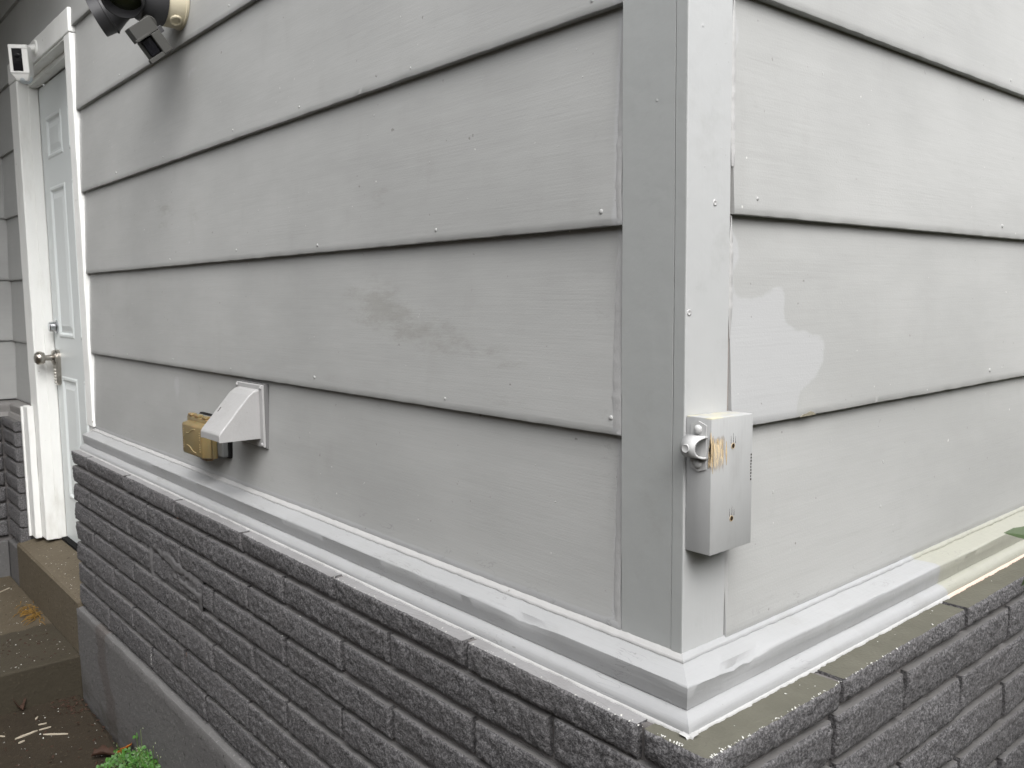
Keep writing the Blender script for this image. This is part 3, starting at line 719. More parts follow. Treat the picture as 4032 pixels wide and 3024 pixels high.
# ------------------------------------------------------------------ door frame and door
t = thing('door_frame', 'weathered white wooden door frame with chipped paint', 'door frame', (-3.07, 0, -1.04))
def wbox(name, x0, x1, y0, y1, z0, z1, mat, parent, bev=.003, wob=.002, seed=0, n=50, ax=2):
    """board with a slightly wandering, hand painted outline"""
    bm = BM(); R = []
    c = [(0, 0), (1, 0), (1, 1), (0, 1)]
    for i in range(n + 1):
        t_ = i / n
        if ax == 2:
            z = z0 + (z1 - z0) * t_
            pts = []
            for (a, b) in ((0, 0), (1, 0), (1, 1), (0, 1)):
                px, py = (x0, x1)[a], (y0, y1)[b]
                for s_ in (0, 1):
                    dx = bev * (1 if a == 0 else -1) if (s_ == 0) == (b == 1) == (a == 1) or (s_ == 1) == (b == 0) == (a == 0) else 0
                    pts.append((px + wob * fbm(a * 3.1, z, seed + b, 7, 3), py + wob * .5 * fbm(a, z, seed + 5, 9, 2), z))
                    break
            R.append([bm.verts.new(p) for p in pts])
        else:
            x = x0 + (x1 - x0) * t_
            R.append([bm.verts.new((x, (y0, y1)[a] + wob * .4 * fbm(x, a, seed, 9), (z0, z1)[b] + wob * fbm(x, b * 3, seed, 7))) for a, b in ((0, 0), (1, 0), (1, 1), (0, 1))])
    for a, b in zip(R, R[1:]):
        for k in range(4): bm.faces.new((a[k], a[(k + 1) % 4], b[(k + 1) % 4], b[k]))
    bm.faces.new(R[0]); bm.faces.new(R[-1])
    es = [e for e in bm.edges if all(abs(f.normal.length) >= 0 for f in e.link_faces)]
    o = obj(name, bm, mat, parent)
    bv = o.modifiers.new('bevel', 'BEVEL'); bv.width = bev; bv.segments = 2; bv.limit_method = 'ANGLE'; bv.angle_limit = math.radians(50)
    return o
wbox('casing', -2.690, -2.616, -.008, .028, -.455, .905, M['white'], t, .004, .003, 1)
wbox('casing', -3.576, -3.448, -.008, .028, -1.043, .902, M['whiteold'], t, .004, .003, 2)
wbox('casing', -3.580, -2.614, -.010, .028, .9055, .988, M['white'], t, .004, .003, 3, ax=0)
wbox('jamb', -3.50, -3.4462, -.004, .100, -1.044, .898, M['whiteold'], t, .002, .0015, 4)
wbox('jamb', -2.6885, -2.64, -.002, .120, -1.05, .898, M['white'], t, .002, .001, 5)
wbox('jamb', -3.4455, -2.689, -.004, .120, .8985, .9045, M['whiteold'], t, .002, .001, 6, ax=0)
wbox('door_stop', -3.4458, -3.4395, .034, .0705, -1.043, .887, M['whiteold'], t, .0015, .001, 7)
wbox('door_stop', -3.4392, -2.69, .034, .0705, .878, .8982, M['whiteold'], t, .0015, .001, 8, ax=0)
wbox('brick_mould', -3.600, -3.515, -.036, -.009, -1.046, -.462, M['white'], t, .004, .002, 9)
wbox('brick_mould', -3.602, -3.585, -.046, -.037, -1.046, -.466, M['white'], t, .002, .0015, 10)
bm = BM(); box(bm, -3.446, -2.60, .112, .16, -1.06, .95); obj('sheathing', bm, M['gap'], t)
bm = BM(); box(bm, -2.689, -2.60, -.03, .02, -1.1, -.56); obj('jamb_return', bm, M['white'], t)

t = thing('door', 'pale blue-white panelled door with keypad lock, set back in its frame', 'door', (-3.07, .09, -1.04))
DY = .0727
def panel_rect(bm, x0, x1, z0, z1):
    """moulded raised panel: nested rectangles stepping out and in"""
    st = [(0, .000), (.006, -.0035), (.014, -.0035), (.022, .005), (.030, .005), (.052, -.001), (.058, -.001)]
    rings = []
    for ins, dep in st:
        rings.append([bm.verts.new((x, DY + dep, z)) for x, z in ((x0 + ins, z0 + ins), (x1 - ins, z0 + ins), (x1 - ins, z1 - ins), (x0 + ins, z1 - ins))])
    for a, b in zip(rings, rings[1:]):
        for k in range(4): bm.faces.new((a[k], a[(k + 1) % 4], b[(k + 1) % 4], b[k]))
    bm.faces.new(rings[-1])
cols = [(-3.350, -3.112), (-3.015, -2.777)]; rows = [(-.852, -.322), (-.160, .462), (.575, .745)]
bm = BM()
xs = sorted({-3.4385, -2.69} | {v for c in cols for v in c}); zs = sorted({-1.037, .874} | {v for r in rows for v in r})
V = {(x, z): bm.verts.new((x, DY, z)) for x in xs for z in zs}
for xa, xb in zip(xs, xs[1:]):
    for za, zb in zip(zs, zs[1:]):
        if (xa, xb) in cols and (za, zb) in rows: continue
        bm.faces.new((V[xa, za], V[xb, za], V[xb, zb], V[xa, zb]))
box(bm, -3.4385, -2.69, DY + .012, DY + .038, -1.037, .874)
for f in bm.faces: pass
edge = [V[xs[0], z] for z in zs]
e2 = [bm.verts.new((xs[0], DY + .0125, z)) for z in zs]
for i in range(len(zs) - 1): bm.faces.new((edge[i], edge[i + 1], e2[i + 1], e2[i]))
obj('door_slab', bm, M['door'], t)
for c in cols:
    for r in rows:
        bm = BM(); panel_rect(bm, c[0], c[1], r[0], r[1]); obj('door_panel', bm, M['door'], t)
bm = BM(); lathe(bm, [(.0285, -.001), (.0285, .006), (.025, .009), (.0225, .010), (.0210, .028), (.018, .031), (0, .031)], (-3.386, DY, -.115), (0, -1, 0), 28)
obj('deadbolt', bm, M['chrome'], t, smooth=True)
kp = BM()
P = []
for k in range(9): a = PI * k / 8; P.append((.033 * math.cos(a), .033 * math.sin(a)))
for k in range(9): a = PI + PI * k / 8; P.append((.024 * math.cos(a), -.096 + .024 * math.sin(a)))
for d0, d1, s_ in ((DY + .001, DY - .013, 1), (DY - .0131, DY - .018, .9)):
    prism(kp, [(x * s_, (z + .03) * s_ - .03) for x, z in P], lambda p, y: (-3.386 + p[0], y, -.245 + p[1]), d0, d1)
plate = obj('lock_plate', kp, M['steel'], t, smooth=True)
for r_ in range(5):
    for c_ in (-1, 1):
        bm = BM(); lathe(bm, [(.0052, 0), (.0048, .0025), (.003, .0035), (0, .0036)], (-3.386 + c_ * .0085, DY - .018, -.298 - r_ * .0135), (0, -1, 0), 10)
        obj('button', bm, M['key'], plate, smooth='all')
bm = BM()
lathe(bm, [(.031, .016), (.031, .022), (.026, .026), (.013, .028), (.0115, .05), (.013, .053), (.022, .056), (.0275, .066), (.0285, .074), (.027, .083), (.020, .091), (.010, .0945), (0, .095)], (-3.386, DY, -.245), (0, -1, 0), 32)
obj('door_knob', bm, M['steel'], t, smooth=True)
bm = BM(); box(bm, -3.445, -2.69, .05, .11, -1.050, -1.0385); obj('threshold', bm, M['gap'], t)

# ------------------------------------------------------------------ dryer vent hood
t = thing('vent_hood', 'painted metal dryer vent hood sticking out beside the amber outlet cover', 'vent', (-1.281, 0, -.272))
bm = BM(); box(bm, -1.3535, -1.2085, -.0055, .006, -.3475, -.2015, .002, 2); obj('flange', bm, M['hood'], t)
bm = BM(); box(bm, -1.356, -1.206, -.0005, .009, -.3498, -.199); obj('gasket', bm, plain('grey_sealant', (.16, .16, .16), None, .7, .2), t)
bm = BM()
xa, xb = -1.3365, -1.2255
sec = [(-.004, -.2125), (-.018, -.2155), (-.030, -.2245), (-.1010, -.3050), (-.1040, -.3095), (-.1040, -.3245)]
th = .0014
R = []
for x, s_ in ((xa, 0), (xa + .003, 1), (xb - .003, 1), (xb, 0)):
    R.append([bm.verts.new((x, y - 0 * s_, z - (.0022 if not s_ else 0))) for y, z in sec])
for a, b in zip(R, R[1:]):
    for k in range(len(sec) - 1): bm.faces.new((a[k], a[k + 1], b[k + 1], b[k]))
for side in (R[0], R[-1]):
    x = side[0].co.x
    lo = [bm.verts.new((x, -.1040, -.3245)), bm.verts.new((x, -.004, -.3275))]
    bm.faces.new(side[:-1] + [side[-1], lo[1]])
    lo[0].co.z -= .0; bm.verts.remove(lo[0])
hd = obj('hood', bm, M['hood'], t)
bv = hd.modifiers.new('bevel', 'BEVEL'); bv.width = .0022; bv.segments = 2; bv.limit_method = 'ANGLE'
sm = hd.modifiers.new('solid', 'SOLIDIFY'); sm.thickness = .0016; sm.offset = -1
for x, z in ((-1.3465, -.2085), (-1.216, -.2085), (-1.216, -.3405), (-1.3465, -.3405)):
    bm = BM(); lathe(bm, [(.0042, 0), (.0040, .0022), (.002, .0032), (0, .0033)], (x, -.0055, z), (0, -1, 0), 10); obj('screw', bm, M['hood'], t, smooth='all')
bm = BM(); box(bm, -1.325, -1.237, -.040, -.037, -.322, -.262, .001); obj('damper_flap', bm, plain('grey_flap', (.2, .2, .2), None, .5), t)
bm = BM(); box(bm, -.0008, .0008, -.0062, .0062, -.0004, .0004)     # slot in the slope
bmesh.ops.transform(bm, matrix=Matrix.Translation((-1.318, -.0634, -.2616)) @ Matrix.Rotation(math.radians(48.6), 4, 'X'), verts=bm.verts)
obj('slot', bm, M['hole'], t)

# ------------------------------------------------------------------ outlet cover
t = thing('outlet_cover', 'amber plastic weather cover over a wall outlet, left of the vent hood', 'outlet cover', (-1.51, 0, -.35))
bm = BM(); box(bm, -1.600, -1.4195, -.020, .006, -.398, -.305, .003, 2); obj('outlet_box', bm, M['galv'], t)
bm = BM(); box(bm, -1.604, -1.4135, -.0055, .007, -.4015, -.301, .003); obj('gasket', bm, M['gap'], t)
bm = BM(); box(bm, -1.606, -1.446, -.0375, -.0205, -.4045, -.3065, .004, 2); obj('base_plate', bm, M['amber'], t, smooth=True)
for x in (-1.585, -1.540, -1.490):
    bm = BM(); box(bm, x - .0125, x + .0125, -.0385, -.021, -.3068, -.2995, .003, 2); obj('hinge', bm, M['amber'], t, smooth=True)
bm = BM(); box(bm, -1.5830, -1.4370, -.062, -.0376, -.4020, -.3150, .005, 3)
for v in bm.verts:
    k = (-.0376 - v.co.y) / .0244
    v.co.x += (.005 * k if v.co.x < -1.51 else -.006 * k); v.co.z += (.003 * k if v.co.z < -.36 else -.005 * k)
lid = obj('lid', bm, M['amber'], t, smooth=True)
bm = BM()
for k in (-1, 1):                             # raised curved ribs on the lid
    pts = [(-1.545 + .062 * q / 10, -.0622, -.3590 + k * (.0160 + .0135 * (1 / (1 + math.exp(-(q - 5) * 1.1))))) for q in range(11)]
    tube(bm, pts, .0011, 6)
for q in range(9):                            # two lines of small raised lettering, too worn to read
    for xx, h in ((-1.4560, .0024), (-1.5655, .0017)):
        if q == 4: continue
        z = -.3835 + q * .0059
        box(bm, xx - .0018, xx + .0018, -.0632, -.0612, z, z + h)
obj('raised_marks', bm, plain('amber_highlight', (.38, .30, .16), None, .4), lid)
bm = BM(); box(bm, -1.520, -1.475, -.040, -.0208, -.4130, -.4048, .003, 2); obj('cord_slot', bm, M['amber'], t, smooth=True)
for x, z in ((-1.432, -.338), (-1.416, -.344)):
    bm = BM(); lathe(bm, [(.0012, 0), (.0042, .004), (.002, .010), (0, .011)], (x, -.042, z + .012), (.2, -.2, -1), 5); obj('foil_scrap', bm, M['tape'], t)

# ------------------------------------------------------------------ wood block and pipe strap
t = thing('wood_block', 'grey painted wood block screwed to corner post, bare wood scraped at its edge', 'block', (.019, .047, -.3235))
X0, X1, Y0, Y1, Z0, Z1 = .0006, .0385, .0032, .0905, -.3232, -.1530
bm = BM(); box(bm, X0, X1, Y0, Y1, Z0, Z1, .0014, 2)
for v in bm.verts:
    if v.co.z > Z1 - .004: v.co.z += .0022 * (1 - (v.co.y - Y0) / (Y1 - Y0)) - .001
obj('block', bm, M['blockp'], t, smooth=True)
bm = BM(); r2 = random.Random(5)                # scraped slivers of bare timber, proud of the paint
for k in range(7):
    y = Y0 + .003 + abs(r2.gauss(0, .010)) * (1 if r2.random() < .5 else 0) + (r2.random() < .5) * r2.uniform(.010, .027); L_ = r2.uniform(.008, .032); z = -.195 + r2.gauss(0, .009)
    wd = r2.uniform(.0006, .0017)
    prism(bm, [(y - wd, z), (y + wd * .3, z - L_ * .5), (y + wd, z), (y, z + L_ * .5)], lambda p, x: (x, p[0], p[1]), X1 - .0008, X1 + .0006)
for k in range(7):
    y = Y0 - .0002; z = -.192 + r2.gauss(0, .010); L_ = r2.uniform(.01, .035); x = X1 - r2.uniform(.000, .003)
    prism(bm, [(x - .0012, z), (x, z - L_ * .5), (x + .0010, z), (x, z + L_ * .5)], lambda p, yy: (p[0], yy, p[1]), y - .0007, y + .002)
o = obj('bare_patch', bm, M['bare'], t); o['label'] = 'scraped bare yellow timber'
for y, z in ((.0475, -.1905), (.0465, -.2830)):
    bm = BM(); lathe(bm, [(.0040, .0002), (.0037, .0007), (.0030, .0005), (.0025, .0003), (0, .0003)], (X1, y, z), (1, 0, 0), 10)
    obj('screw_hole', bm, M['bare'], t)
    bm = BM(); lathe(bm, [(.0030, .0007), (0, .0007)], (X1, y, z), (1, 0, 0), 9)
    for q in (-.004, .001, .0055):
        prism(bm, [(y + q - .0004, z + .003), (y + q + .0004, z + .003), (y + q, z + .017 - abs(q))], lambda p, x: (x, p[0], p[1]), X1 - .0004, X1 + .0002)
    obj('split', bm, M['hole'], t)
bm = BM()
for k in range(9): box(bm, X1 - .001, X1 + .0003, .0862, .0874 + r2.uniform(0, .001), -.208 - k * .0040, -.2055 - k * .0040)
obj('crack', bm, M['hole'], t)
t = thing('pipe_strap', 'painted metal pipe strap screwed to side of the wood block', 'pipe strap', (.02, 0, -.19))
bm = BM(); SY = Y0 - .0004; cx_ = .0205; cz_ = -.188
P = [(cx_ - .0115, cz_ - .027), (cx_, cz_ - .0315), (cx_ + .0115, cz_ - .027), (cx_ + .0115, cz_ + .027), (cx_, cz_ + .0315), (cx_ - .0115, cz_ + .027)]
prism(bm, P, lambda p, y: (p[0], y, p[1]), SY, SY - .0016)
obj('strap_plate', bm, M['strapp'], t)
bm = BM(); n_ = 20; rows = []                  # half round saddle standing off the block
for i in range(n_ + 1):
    a = PI * i / n_
    z = cz_ - .013 * math.cos(a); y = SY - .0016 - .021 * math.sin(a) ** .8
    flare = 1 + .35 * abs(math.cos(a)) ** 4
    rows.append([bm.verts.new((cx_ - .0105 * flare, y, z)), bm.verts.new((cx_ + .0105 * flare, y, z))])
for a, b in zip(rows, rows[1:]): bm.faces.new((a[0], a[1], b[1], b[0]))
sd_ = obj('saddle', bm, M['strapp'], t, smooth='all')
sm = sd_.modifiers.new('solid', 'SOLIDIFY'); sm.thickness = .0022; sm.offset = 0
bm = BM(); lathe(bm, [(.0056, .0003), (.0050, .0014), (.0042, .0009), (0, .0009)], (cx_ - .002, SY - .0232, cz_), (0, -1, 0), 18); obj('rivet_ring', bm, M['strapp'], t, smooth=True)
for z in (cz_ + .0215, cz_ - .0215):
    bm = BM(); lathe(bm, [(.0056, 0), (.0054, .002), (.0042, .0038), (.002, .0048), (0, .005)], (cx_, SY - .0016, z), (0, -1, 0), 14); obj('screw', bm, M['strapp'], t, smooth='all')

# ------------------------------------------------------------------ motion floodlight
def vb(P):
    d = (CAM - Vector(P)).normalized(); r_ = Vector((-d.y, d.x, 0)).normalized()
    if r_.dot(CR) < 0: r_ = -r_
    return r_, d.cross(r_) if d.cross(r_).z > 0 else -d.cross(r_), d
t = thing('floodlight', 'dark bronze motion floodlight on beige round box high on wall', 'light', (-1.61, 0, .74))
JC = Vector((-1.612, 0, .742))
bm = BM(); lathe(bm, [(.060, -.002), (.061, .004), (.058, .006), (.058, .044), (.056, .047), (0, .047)], JC, (0, -1, 0), 40)
jb = obj('junction_box', bm, M['beige'], t, smooth=True)
for a in (-58, 38):
    v = Vector((math.cos(math.radians(a)), 0, math.sin(math.radians(a))))
    bm = BM(); lathe(bm, [(.016, -.004), (.0155, .003), (.0125, .0045), (.0095, .003), (.0095, .001), (0, .001)], JC + v * .058 + Vector((0, -.025, 0)), v, 20); obj('knockout_plug', bm, M['beige'], jb, smooth=True)
bm = BM(); lathe(bm, [(.0605, .0475), (.0615, .052), (.0600, .090), (.054, .104), (.040, .110), (0, .111)], JC, (0, -1, 0), 40); obj('canopy', bm, M['bronze'], t, smooth=True)
SC = Vector((-1.547, -.104, .624)); r_, u_, d_ = vb(SC)
A1 = (r_ * .81 + u_ * .587).normalized(); A2 = (r_ * .586 - u_ * .81).normalized(); A3 = d_
A1 = (A1 - d_ * .25).normalized(); A3 = A2.cross(A1) if A2.cross(A1).dot(d_) > 0 else A1.cross(A2)
A2 = A1.cross(A3) if A1.cross(A3).dot(A2) > 0 else A3.cross(A1)
SM = Matrix.Translation(SC) @ Matrix((A1, A2, A3)).transposed().to_4x4()
SM = SM @ Matrix.Scale(1.04, 4); bm = BM(); h1, h2 = .029, .0425                # body with a notch for the lens
box(bm, -h1, h1, -h2, -.008, -.025, .020, .0015, 1, 0, SM); box(bm, .006, h1, -.0078, h2, -.025, .020, .0015, 1, 0, SM)
box(bm, -h1 + .006, .0058, -.0078, h2, -.025, .004, .0015, 1, 0, SM); box(bm, -h1 - .004, .0058, h2 - .008, h2 + .002, .0042, .020, .001, 1, 0, SM)
box(bm, -h1 - .004, .0058, -.0135, -.0082, .0202, .0235, .0008, 1, 0, SM)
sen = obj('sensor_head', bm, M['bronze2'], t)
bm = BM(); box(bm, -h1 + .008, .0048, -.0055, h2 - .009, .0045, .010, .002, 2, 0, SM); obj('sensor_lens', bm, M['blk'], sen)
bm = BM(); e0 = SC + A1 * .024 - A2 * .028; e1 = JC + Vector((-.008, -.080, -.052))
tube(bm, [e0, e0 * .6 + e1 * .4, e0 * .3 + e1 * .7, e1], [.017, .0175, .016, .014], 18); obj('swivel_neck', bm, M['bronze2'], t, smooth=True)
bm = BM(); q_ = SC + A1 * .036 - A2 * .006
box(bm, -.008, .008, -.008, .008, -.004, .004, .001, 1, 0, Matrix.Translation(q_) @ Matrix((A1, A2, A3)).transposed().to_4x4()); obj('wing_nut', bm, M['bronze'], t)
def lamp(P, ax_, lens, arm):
    bm = BM(); lathe(bm, [(0, -.085), (.022, -.083), (.026, -.055), (.038, -.022), (.0475, -.002), (.050, .0), (.0505, .006), (.0485, .0075), (.0480, .034), (.0455, .0345), (.0440, .010), (.041, .004)], P, ax_, 44)
    lh = obj('lamp_head', bm, M['bronze'], t, smooth=True)
    bm = BM(); lathe(bm, [(.0440, .006), (.030, .012), (.014, .0155), (0, .0165)], P, ax_, 36); obj('lamp_lens', bm, lens, lh, smooth='all')
    R_ = frame(ax_)
    for k in range(3):
        v = R_ @ Vector((math.cos(k * 2.1 + .5), math.sin(k * 2.1 + .5), 0)); bm = BM(); tube(bm, [P + v * .049 + ax_ * .003, P + v * .0545 + ax_ * .003], .0024, 8); obj('clip_screw', bm, M['bronze'], lh)
    bm = BM(); tube(bm, [P - ax_ * .078, P - ax_ * .095 + Vector((0, .01, .01)), arm], .012, 14); obj('lamp_arm', bm, M['bronze'], t, smooth=True)
P1 = Vector((-1.575, -.147, .733)); r_, u_, d_ = vb(P1)
lamp(P1, (d_ * .80 - u_ * .52 - r_ * .22).normalized(), M['glassg'], JC + Vector((.005, -.095, .055)))
P2 = Vector((-1.735, -.137, .727)); r_, u_, d_ = vb(P2)
lamp(P2, (-r_ * .86 - u_ * .48 - d_ * .06).normalized(), M['glassg'], JC + Vector((-.03, -.09, .05)))

# ------------------------------------------------------------------ security camera
t = thing('security_camera', 'white security camera with black face mounted on door head casing', 'camera', (-3.06, -.01, .95))
bm = BM(); mc = Vector((-3.072, -.010, .949)); lathe(bm, [(.030, -.002), (.030, .003), (.027, .006), (0, .006)], mc, (0, -1, 0), 30); obj('mount_plate', bm, M['plastic'], t, smooth=True)
nf = Vector((.823, -.566, -.10)).normalized(); R = frame(nf); CC = Vector((-3.004, -.070, .870))
bm = BM(); tube(bm, [mc + Vector((0, -.004, 0)), mc + Vector((.006, -.028, -.008)), CC - nf * .030 + Vector((0, 0, .045))], [.014, .012, .012], 16); obj('mount_arm', bm, M['plastic'], t, smooth=True)
TM = Matrix.Translation(CC) @ R.to_4x4()
bm = BM(); hw = .033
P = [(-hw, .036), (-hw * .55, -.038), (hw * .55, -.038), (hw, .036)]
lo = []; lev = [(.060, 1.0), (.050, 1.0), (-.036, 1.0), (-.043, .98), (-.066, .66)]
for y, s_ in lev: lo.append([bm.verts.new(TM @ Vector((x * s_, y, z * s_ + (0 if s_ > .9 else -.004)))) for x, z in P])
for a, b in zip(lo, lo[1:]):
    for k in range(4): bm.faces.new((a[k], a[(k + 1) % 4], b[(k + 1) % 4], b[k]))
bm.faces.new(lo[0]); bm.faces.new(lo[-1])
bmesh.ops.bevel(bm, geom=list(bm.edges), offset=.003, segments=2, affect='EDGES')
cb = obj('camera_body', bm, M['plastic'], t, smooth=True)
bm = BM(); box(bm, -hw, hw, -.039, -.033, .0335, .0385, .001, 1, 0, TM); box(bm, -hw, hw, .046, .059, .0335, .0385, .001, 1, 0, TM); box(bm, -hw, -.022, -.033, .046, .0335, .0380, .001, 1, 0, TM); box(bm, .020, hw - .001, -.033, .046, .0335, .0365, .001, 1, 0, TM); obj('face_rim', bm, M['plastic'], cb)
bm = BM(); box(bm, -.0225, .0125, -.033, .046, .0340, .0372, .0006, 1, 0, TM); fp = obj('black_face', bm, M['blk'], cb)
bm = BM(); lathe(bm, [(.010, 0), (.009, .0012), (.006, .0008), (0, .002)], TM @ Vector((-.005, .022, .0373)), nf, 22); obj('camera_lens', bm, M['blk'], cb, smooth='all')
bm = BM(); lathe(bm, [(.027, 0), (.024, .010), (.014, .018), (0, .021)], TM @ Vector((0, -.052, .004)), TM.to_3x3() @ Vector((0, -.86, .5)), 24); obj('motion_dome', bm, M['pir'], cb, smooth='all')

# ------------------------------------------------------------------ weeds, leaves and debris
GZ = -1.415
t = thing('weed_clump', 'small bright green clover-like weeds growing between path and foundation', 'weeds', (-2.02, -.10, -1.45))
rw = random.Random(11); bs, bl, bh = BM(), BM(), BM()
def leaflet(bm, p, d, n_, s_):
    d = Vector(d).normalized(); n_ = Vector(n_); x = d.cross(n_).normalized(); nn = x.cross(d)
    c = [p, p + d * s_ * .45 + x * s_ * .36 + nn * s_ * .06, p + d * s_ * .9 + x * s_ * .30 + nn * s_ * .05, p + d * s_ * .84, p + d * s_ * .9 - x * s_ * .30 + nn * s_ * .05, p + d * s_ * .45 - x * s_ * .36 + nn * s_ * .06]
    v = [bm.verts.new(q) for q in c]
    bm.faces.new((v[0], v[1], v[2], v[3])); bm.faces.new((v[0], v[3], v[4], v[5]))
for i in range(420):
    a = rw.random(); bx = -1.955 + .22 * rw.random() ** .9; by = -.118 + rw.gauss(0, .026)
    if by > -.092: by = -.092 - rw.random() * .03
    tall = rw.random() < .05; H = rw.uniform(.12, .19) if tall else rw.uniform(.02, .105)
    H *= .55 + .6 * (1 - abs((bx + 1.83) / .19)); H = max(H * .75, .02)
    lx, ly = rw.gauss(0, .035), rw.gauss(-.012, .025)
    b0 = Vector((bx, by, -1.452)); tp = b0 + Vector((lx, min(ly, -.092 - by + .0), H + .035)); md = (b0 + tp) / 2 + Vector((-lx * .3, 0, .01))
    tube(bs, [b0, md, tp], [.0011, .0009, .0007], 4)
    if tall and rw.random() < .8:
        for q in range(2): lathe(bh, [(0, -.002), (.0014, 0), (0, .003)], tp + Vector((rw.gauss(0, .004), rw.gauss(0, .003), rw.gauss(0, .004))), (0, 0, 1), 5)
        leaflet(bl, md, (rw.gauss(0, 1), rw.gauss(-.3, .6), .5), (0, 0, 1), .010)
    else:
        a0 = rw.uniform(0, 6.28); n_ = Vector((rw.gauss(.45, .45), rw.gauss(-.5, .45), .8)).normalized()
        for q in range(3):
            aa = a0 + q * 2.094; d0 = frame(n_) @ Vector((math.cos(aa), math.sin(aa), .1)); leaflet(bl, tp, d0, n_, rw.uniform(.009, .018))
obj('stems', bs, M['stem'], t)['kind'] = 'stuff'; obj('leaves', bl, M['leaf'], t, recalc=False)['kind'] = 'stuff'; obj('seed_heads', bh, M['seed'], t)['kind'] = 'stuff'
def dry_leaf(name, label, loc, L_, W_, rz, tilt, mat, curl=.5):
    bm = BM(); n_ = 9; Rz = Matrix.Rotation(rz, 4, 'Z') @ Matrix.Rotation(tilt, 4, 'Y'); G = []
    for i in range(n_ + 1):
        t_ = i / n_; wd = W_ * math.sin(PI * t_ ** .8) ** .7 * (1 + .25 * math.sin(i * 2.3)) + .0008
        G.append([bm.verts.new(Vector(loc) + Rz @ Vector((L_ * (t_ - .5), wd * s_, .004 + curl * wd * s_ * s_ * 1.2 + .004 * math.sin(t_ * 5)))) for s_ in (-1, -.5, 0, .5, 1)])
    for a, b in zip(G, G[1:]):
        for k in range(4): bm.faces.new((a[k], a[k + 1], b[k + 1], b[k]))
    o = obj(name, bm, mat, None, smooth='all'); sm = o.modifiers.new('solid', 'SOLIDIFY'); sm.thickness = .0008
    return tag(o, label, 'leaf')
dry_leaf('dry_leaf', 'orange dry leaf standing up behind the green weeds', (-2.045, -.112, -1.395), .075, .020, .35, -1.0, M['orange'])
dry_leaf('dry_leaf', 'dark brown curled leaf lying on path left of the weeds', (-2.09, -.165, GZ + .004), .085, .018, 1.15, .1, M['dkleaf'], .9)
dry_leaf('dry_leaf', 'blackish crumpled leaf on path in front of the landing', (-2.622, -.295, GZ + .006), .035, .018, .3, .1, M['dkleaf'], 1.4)
t = thing('needle_clump', 'tangle of dry brown pine needles against the doorstep riser', 'debris', (-3.25, -.13, -1.275))
bm = BM()
for i in range(80):
    p = Vector((-3.22 + rw.gauss(0, .06), -.128 + rw.gauss(0, .018), -1.272 + abs(rw.gauss(0, .006)))); p.y = min(p.y, -.1)
    a = rw.gauss(2.6, .5); L_ = rw.uniform(.02, .06); d = Vector((math.cos(a), math.sin(a), rw.uniform(-.02, .12)))
    q2 = p - d * L_; q2.y = min(q2.y, -.097)
    tube(bm, [p, (p + q2) / 2 + Vector((0, 0, .004)), q2], [.0012, .0016, .0008], 4)
obj('needles', bm, M['needle'], t)
slv = [((-2.354, -.245), .080, .0055, .90, 'long pale wood splinter, nearest of those on the dark path'), ((-2.414, -.318), .070, .0075, 1.78, 'split pale wood splinter lying left of the longest one'), ((-2.458, -.261), .024, .003, 1.33, 'thin white wood sliver behind the two long splinters'),
       ((-2.419, -.262), .036, .003, 1.5, 'thin greyish sliver lying beside the small white one'), ((-2.517, -.266), .020, .005, 2.48, 'short wide white chip nearer the landing edge'), ((-2.373, -.340), .020, .005, 1.83, 'stubby bright wood chip below the split splinter'), ((-2.456, -.380), .022, .003, .74, 'pale sliver at the left edge of the path')]
for (x, y), L_, W_, a, lab in slv:
    bm = BM(); R = Matrix.Translation((x, y, GZ + .0035)) @ Matrix.Rotation(a, 4, 'Z')
    P = [(-L_ / 2, 0), (-L_ * .3, -W_ * .5), (L_ * .2, -W_ * .45), (L_ / 2, -W_ * .1), (L_ * .35, W_ * .3), (-L_ * .2, W_ * .5)]
    prism(bm, P, lambda p, z: R @ Vector((p[0], p[1] + .1 * p[0] ** 2, z)), -.003, .001); tag(obj('wood_splinter', bm, M['chip']), lab, 'wood chip', 'wood splinters scattered on the path')
bm = BM(); box(bm, -.035, .035, -.0022, .0022, -.0015, .0015, 0, 1, 0, Matrix.Translation((-3.60, -.16, -1.2725)) @ Matrix.Rotation(2.25, 4, 'Z')); tag(obj('wood_splinter', bm, M['chip']), 'white sliver on the landing at the left edge', 'wood chip', 'wood splinters scattered on the path')
pts = []
for i in range(95): pts.append(((rw.uniform(-2.6, -1.9), -.12 - rw.random() * .6, GZ + .0008), (rw.gauss(0, .2), rw.gauss(0, .2), 1)))
for i in range(150): pts.append(((rw.uniform(-3.7, -2.65), -.11 - rw.random() * .35, -1.2742), (rw.gauss(0, .2), rw.gauss(0, .2), 1)))
for i in range(30):
    y = rw.uniform(-.075, .04); pts.append(((rw.uniform(-3.45, -2.7), y, -1.0605 + (y + .084) * .1856 - .0148), (0, -.18, 1)))
o = flecks('paint_chips', pts, M['fleck'], None, .0017, 9)
o['label'] = 'tiny white paint chips scattered over the path and landing'
pts = []
for i in range(160): pts.append(((rw.uniform(-2.62, -1.9), -.11 - rw.random() ** 2 * .5, GZ + .0008), (rw.gauss(0, .3), rw.gauss(0, .3), 1)))
for i in range(60): pts.append(((-2.55 + rw.gauss(0, .06), -.13 - abs(rw.gauss(0, .03)), GZ + .001), (rw.gauss(0, .3), rw.gauss(0, .3), 1)))
for i in range(70): pts.append(((rw.uniform(-3.0, -2.66), -.11 - rw.random() * .3, -1.2742), (rw.gauss(0, .2), rw.gauss(0, .2), 1)))
o = flecks('leaf_litter', pts, M['dkleaf'], None, .0042, 10)
o['label'] = 'small dark bits of leaf litter on the damp concrete'

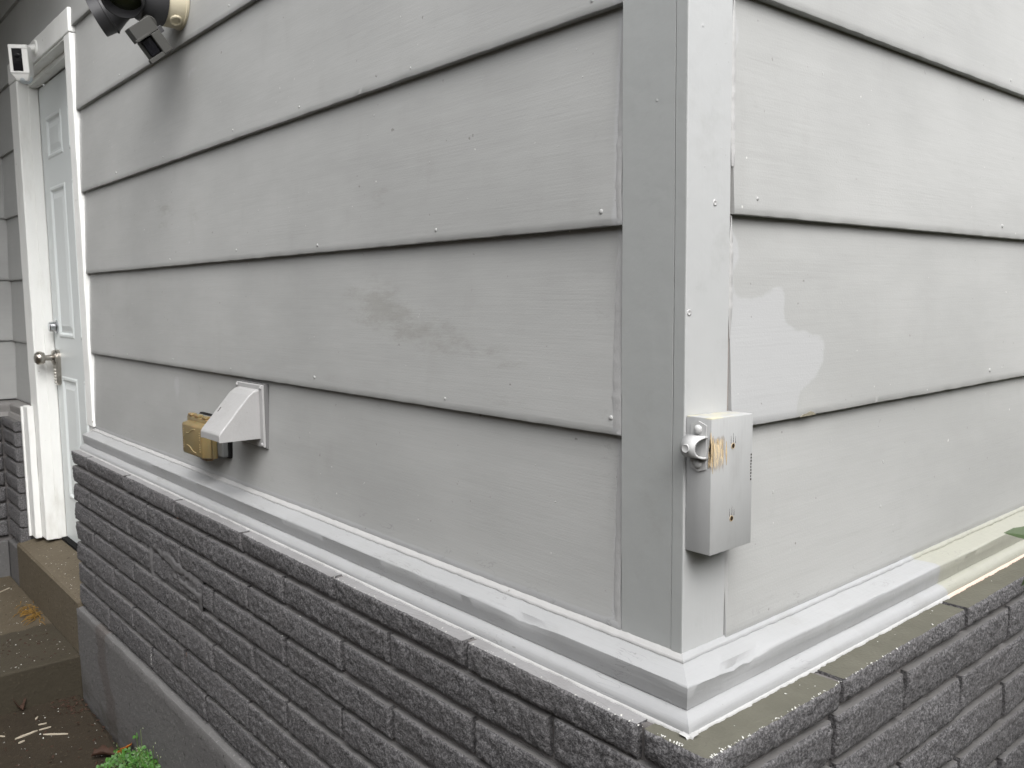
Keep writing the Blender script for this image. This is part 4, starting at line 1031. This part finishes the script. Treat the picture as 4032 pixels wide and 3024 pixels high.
# ------------------------------------------------------------------ shrub at the right edge
t = thing('shrub', 'green leafy shrub just showing at the right edge of the picture', 'shrub', (.62, .42, -1.485))
rs = random.Random(4); bt, bl = BM(), BM()
def shleaf(p, d, n_, L_, W_):
    d = d.normalized(); x = d.cross(n_).normalized(); nn = x.cross(d); v = []
    for t_, k in ((0, 0), (.2, .7), (.5, 1), (.8, .6), (1, 0)):
        c = p + d * L_ * t_ - nn * L_ * .15 * t_ * t_
        v.append([bl.verts.new(c + x * W_ * k * s_ + nn * W_ * k * .25 * abs(s_)) for s_ in ((-1, 0, 1) if k else (0,))])
    bl.faces.new((v[0][0], v[1][1], v[1][0])); bl.faces.new((v[0][0], v[1][2], v[1][1]))
    for a, b in ((1, 2), (2, 3)):
        for q in (0, 1): bl.faces.new((v[a][q], v[a][q + 1], v[b][q + 1], v[b][q]))
    bl.faces.new((v[3][0], v[3][1], v[4][0])); bl.faces.new((v[3][1], v[3][2], v[4][0]))
for s_ in range(46):
    by = .25 + 1.5 * rs.random(); base = Vector((.66 + rs.gauss(0, .08), by, -1.48))
    top = -.30 if by < .6 else -.16
    tip = Vector((base.x + rs.gauss(0, .12), by + rs.gauss(0, .10), rs.uniform(-.85, top)))
    tip.x = max(tip.x, .47 if tip.y < .75 else .30)
    md = (base + tip) / 2 + Vector((rs.gauss(0, .03), rs.gauss(0, .03), .05))
    tube(bt, [base, md, tip], [.006, .004, .0015], 5)
    for q in range(34):
        k = rs.uniform(.2, 1); p = (md * (2 - 2 * k) + tip * (2 * k - 1)) if k > .5 else (base * (1 - 2 * k) + md * k * 2)
        shleaf(p, Vector((rs.gauss(0, 1), rs.gauss(0, 1), rs.gauss(.2, .5))), Vector((rs.gauss(0, .3), rs.gauss(0, .3), 1)), rs.uniform(.035, .06), rs.uniform(.010, .017))
SH = Vector((.003, .004, -.001))
tw = [Vector(p) + SH for p in ((.66, .50, -1.3), (.56, .34, -.62), (.455, .150, -.335), (.395, .045, -.235))]
tube(bt, tw, [.005, .004, .0025, .0012], 6)
for p, d, L_, W_ in (((.395, .045, -.235), (-.62, -.55, .22), .045, .011), ((.405, .06, -.25), (-.75, -.2, -.55), .055, .017), ((.41, .07, -.262), (-.5, -.75, -.35), .050, .014), ((.43, .10, -.29), (-.7, -.5, -.6), .05, .015), ((.40, .05, -.24), (-.1, -.5, .8), .04, .010), ((.47, .17, -.36), (-.6, -.6, -.5), .055, .016)):
    shleaf(Vector(p) + SH, Vector(d), Vector((rs.gauss(.3, .2), rs.gauss(-.3, .2), 1)), L_, W_)
obj('stems', bt, M['twig'], t); obj('leaves', bl, M['shrub'], t, recalc=False)['kind'] = 'stuff'
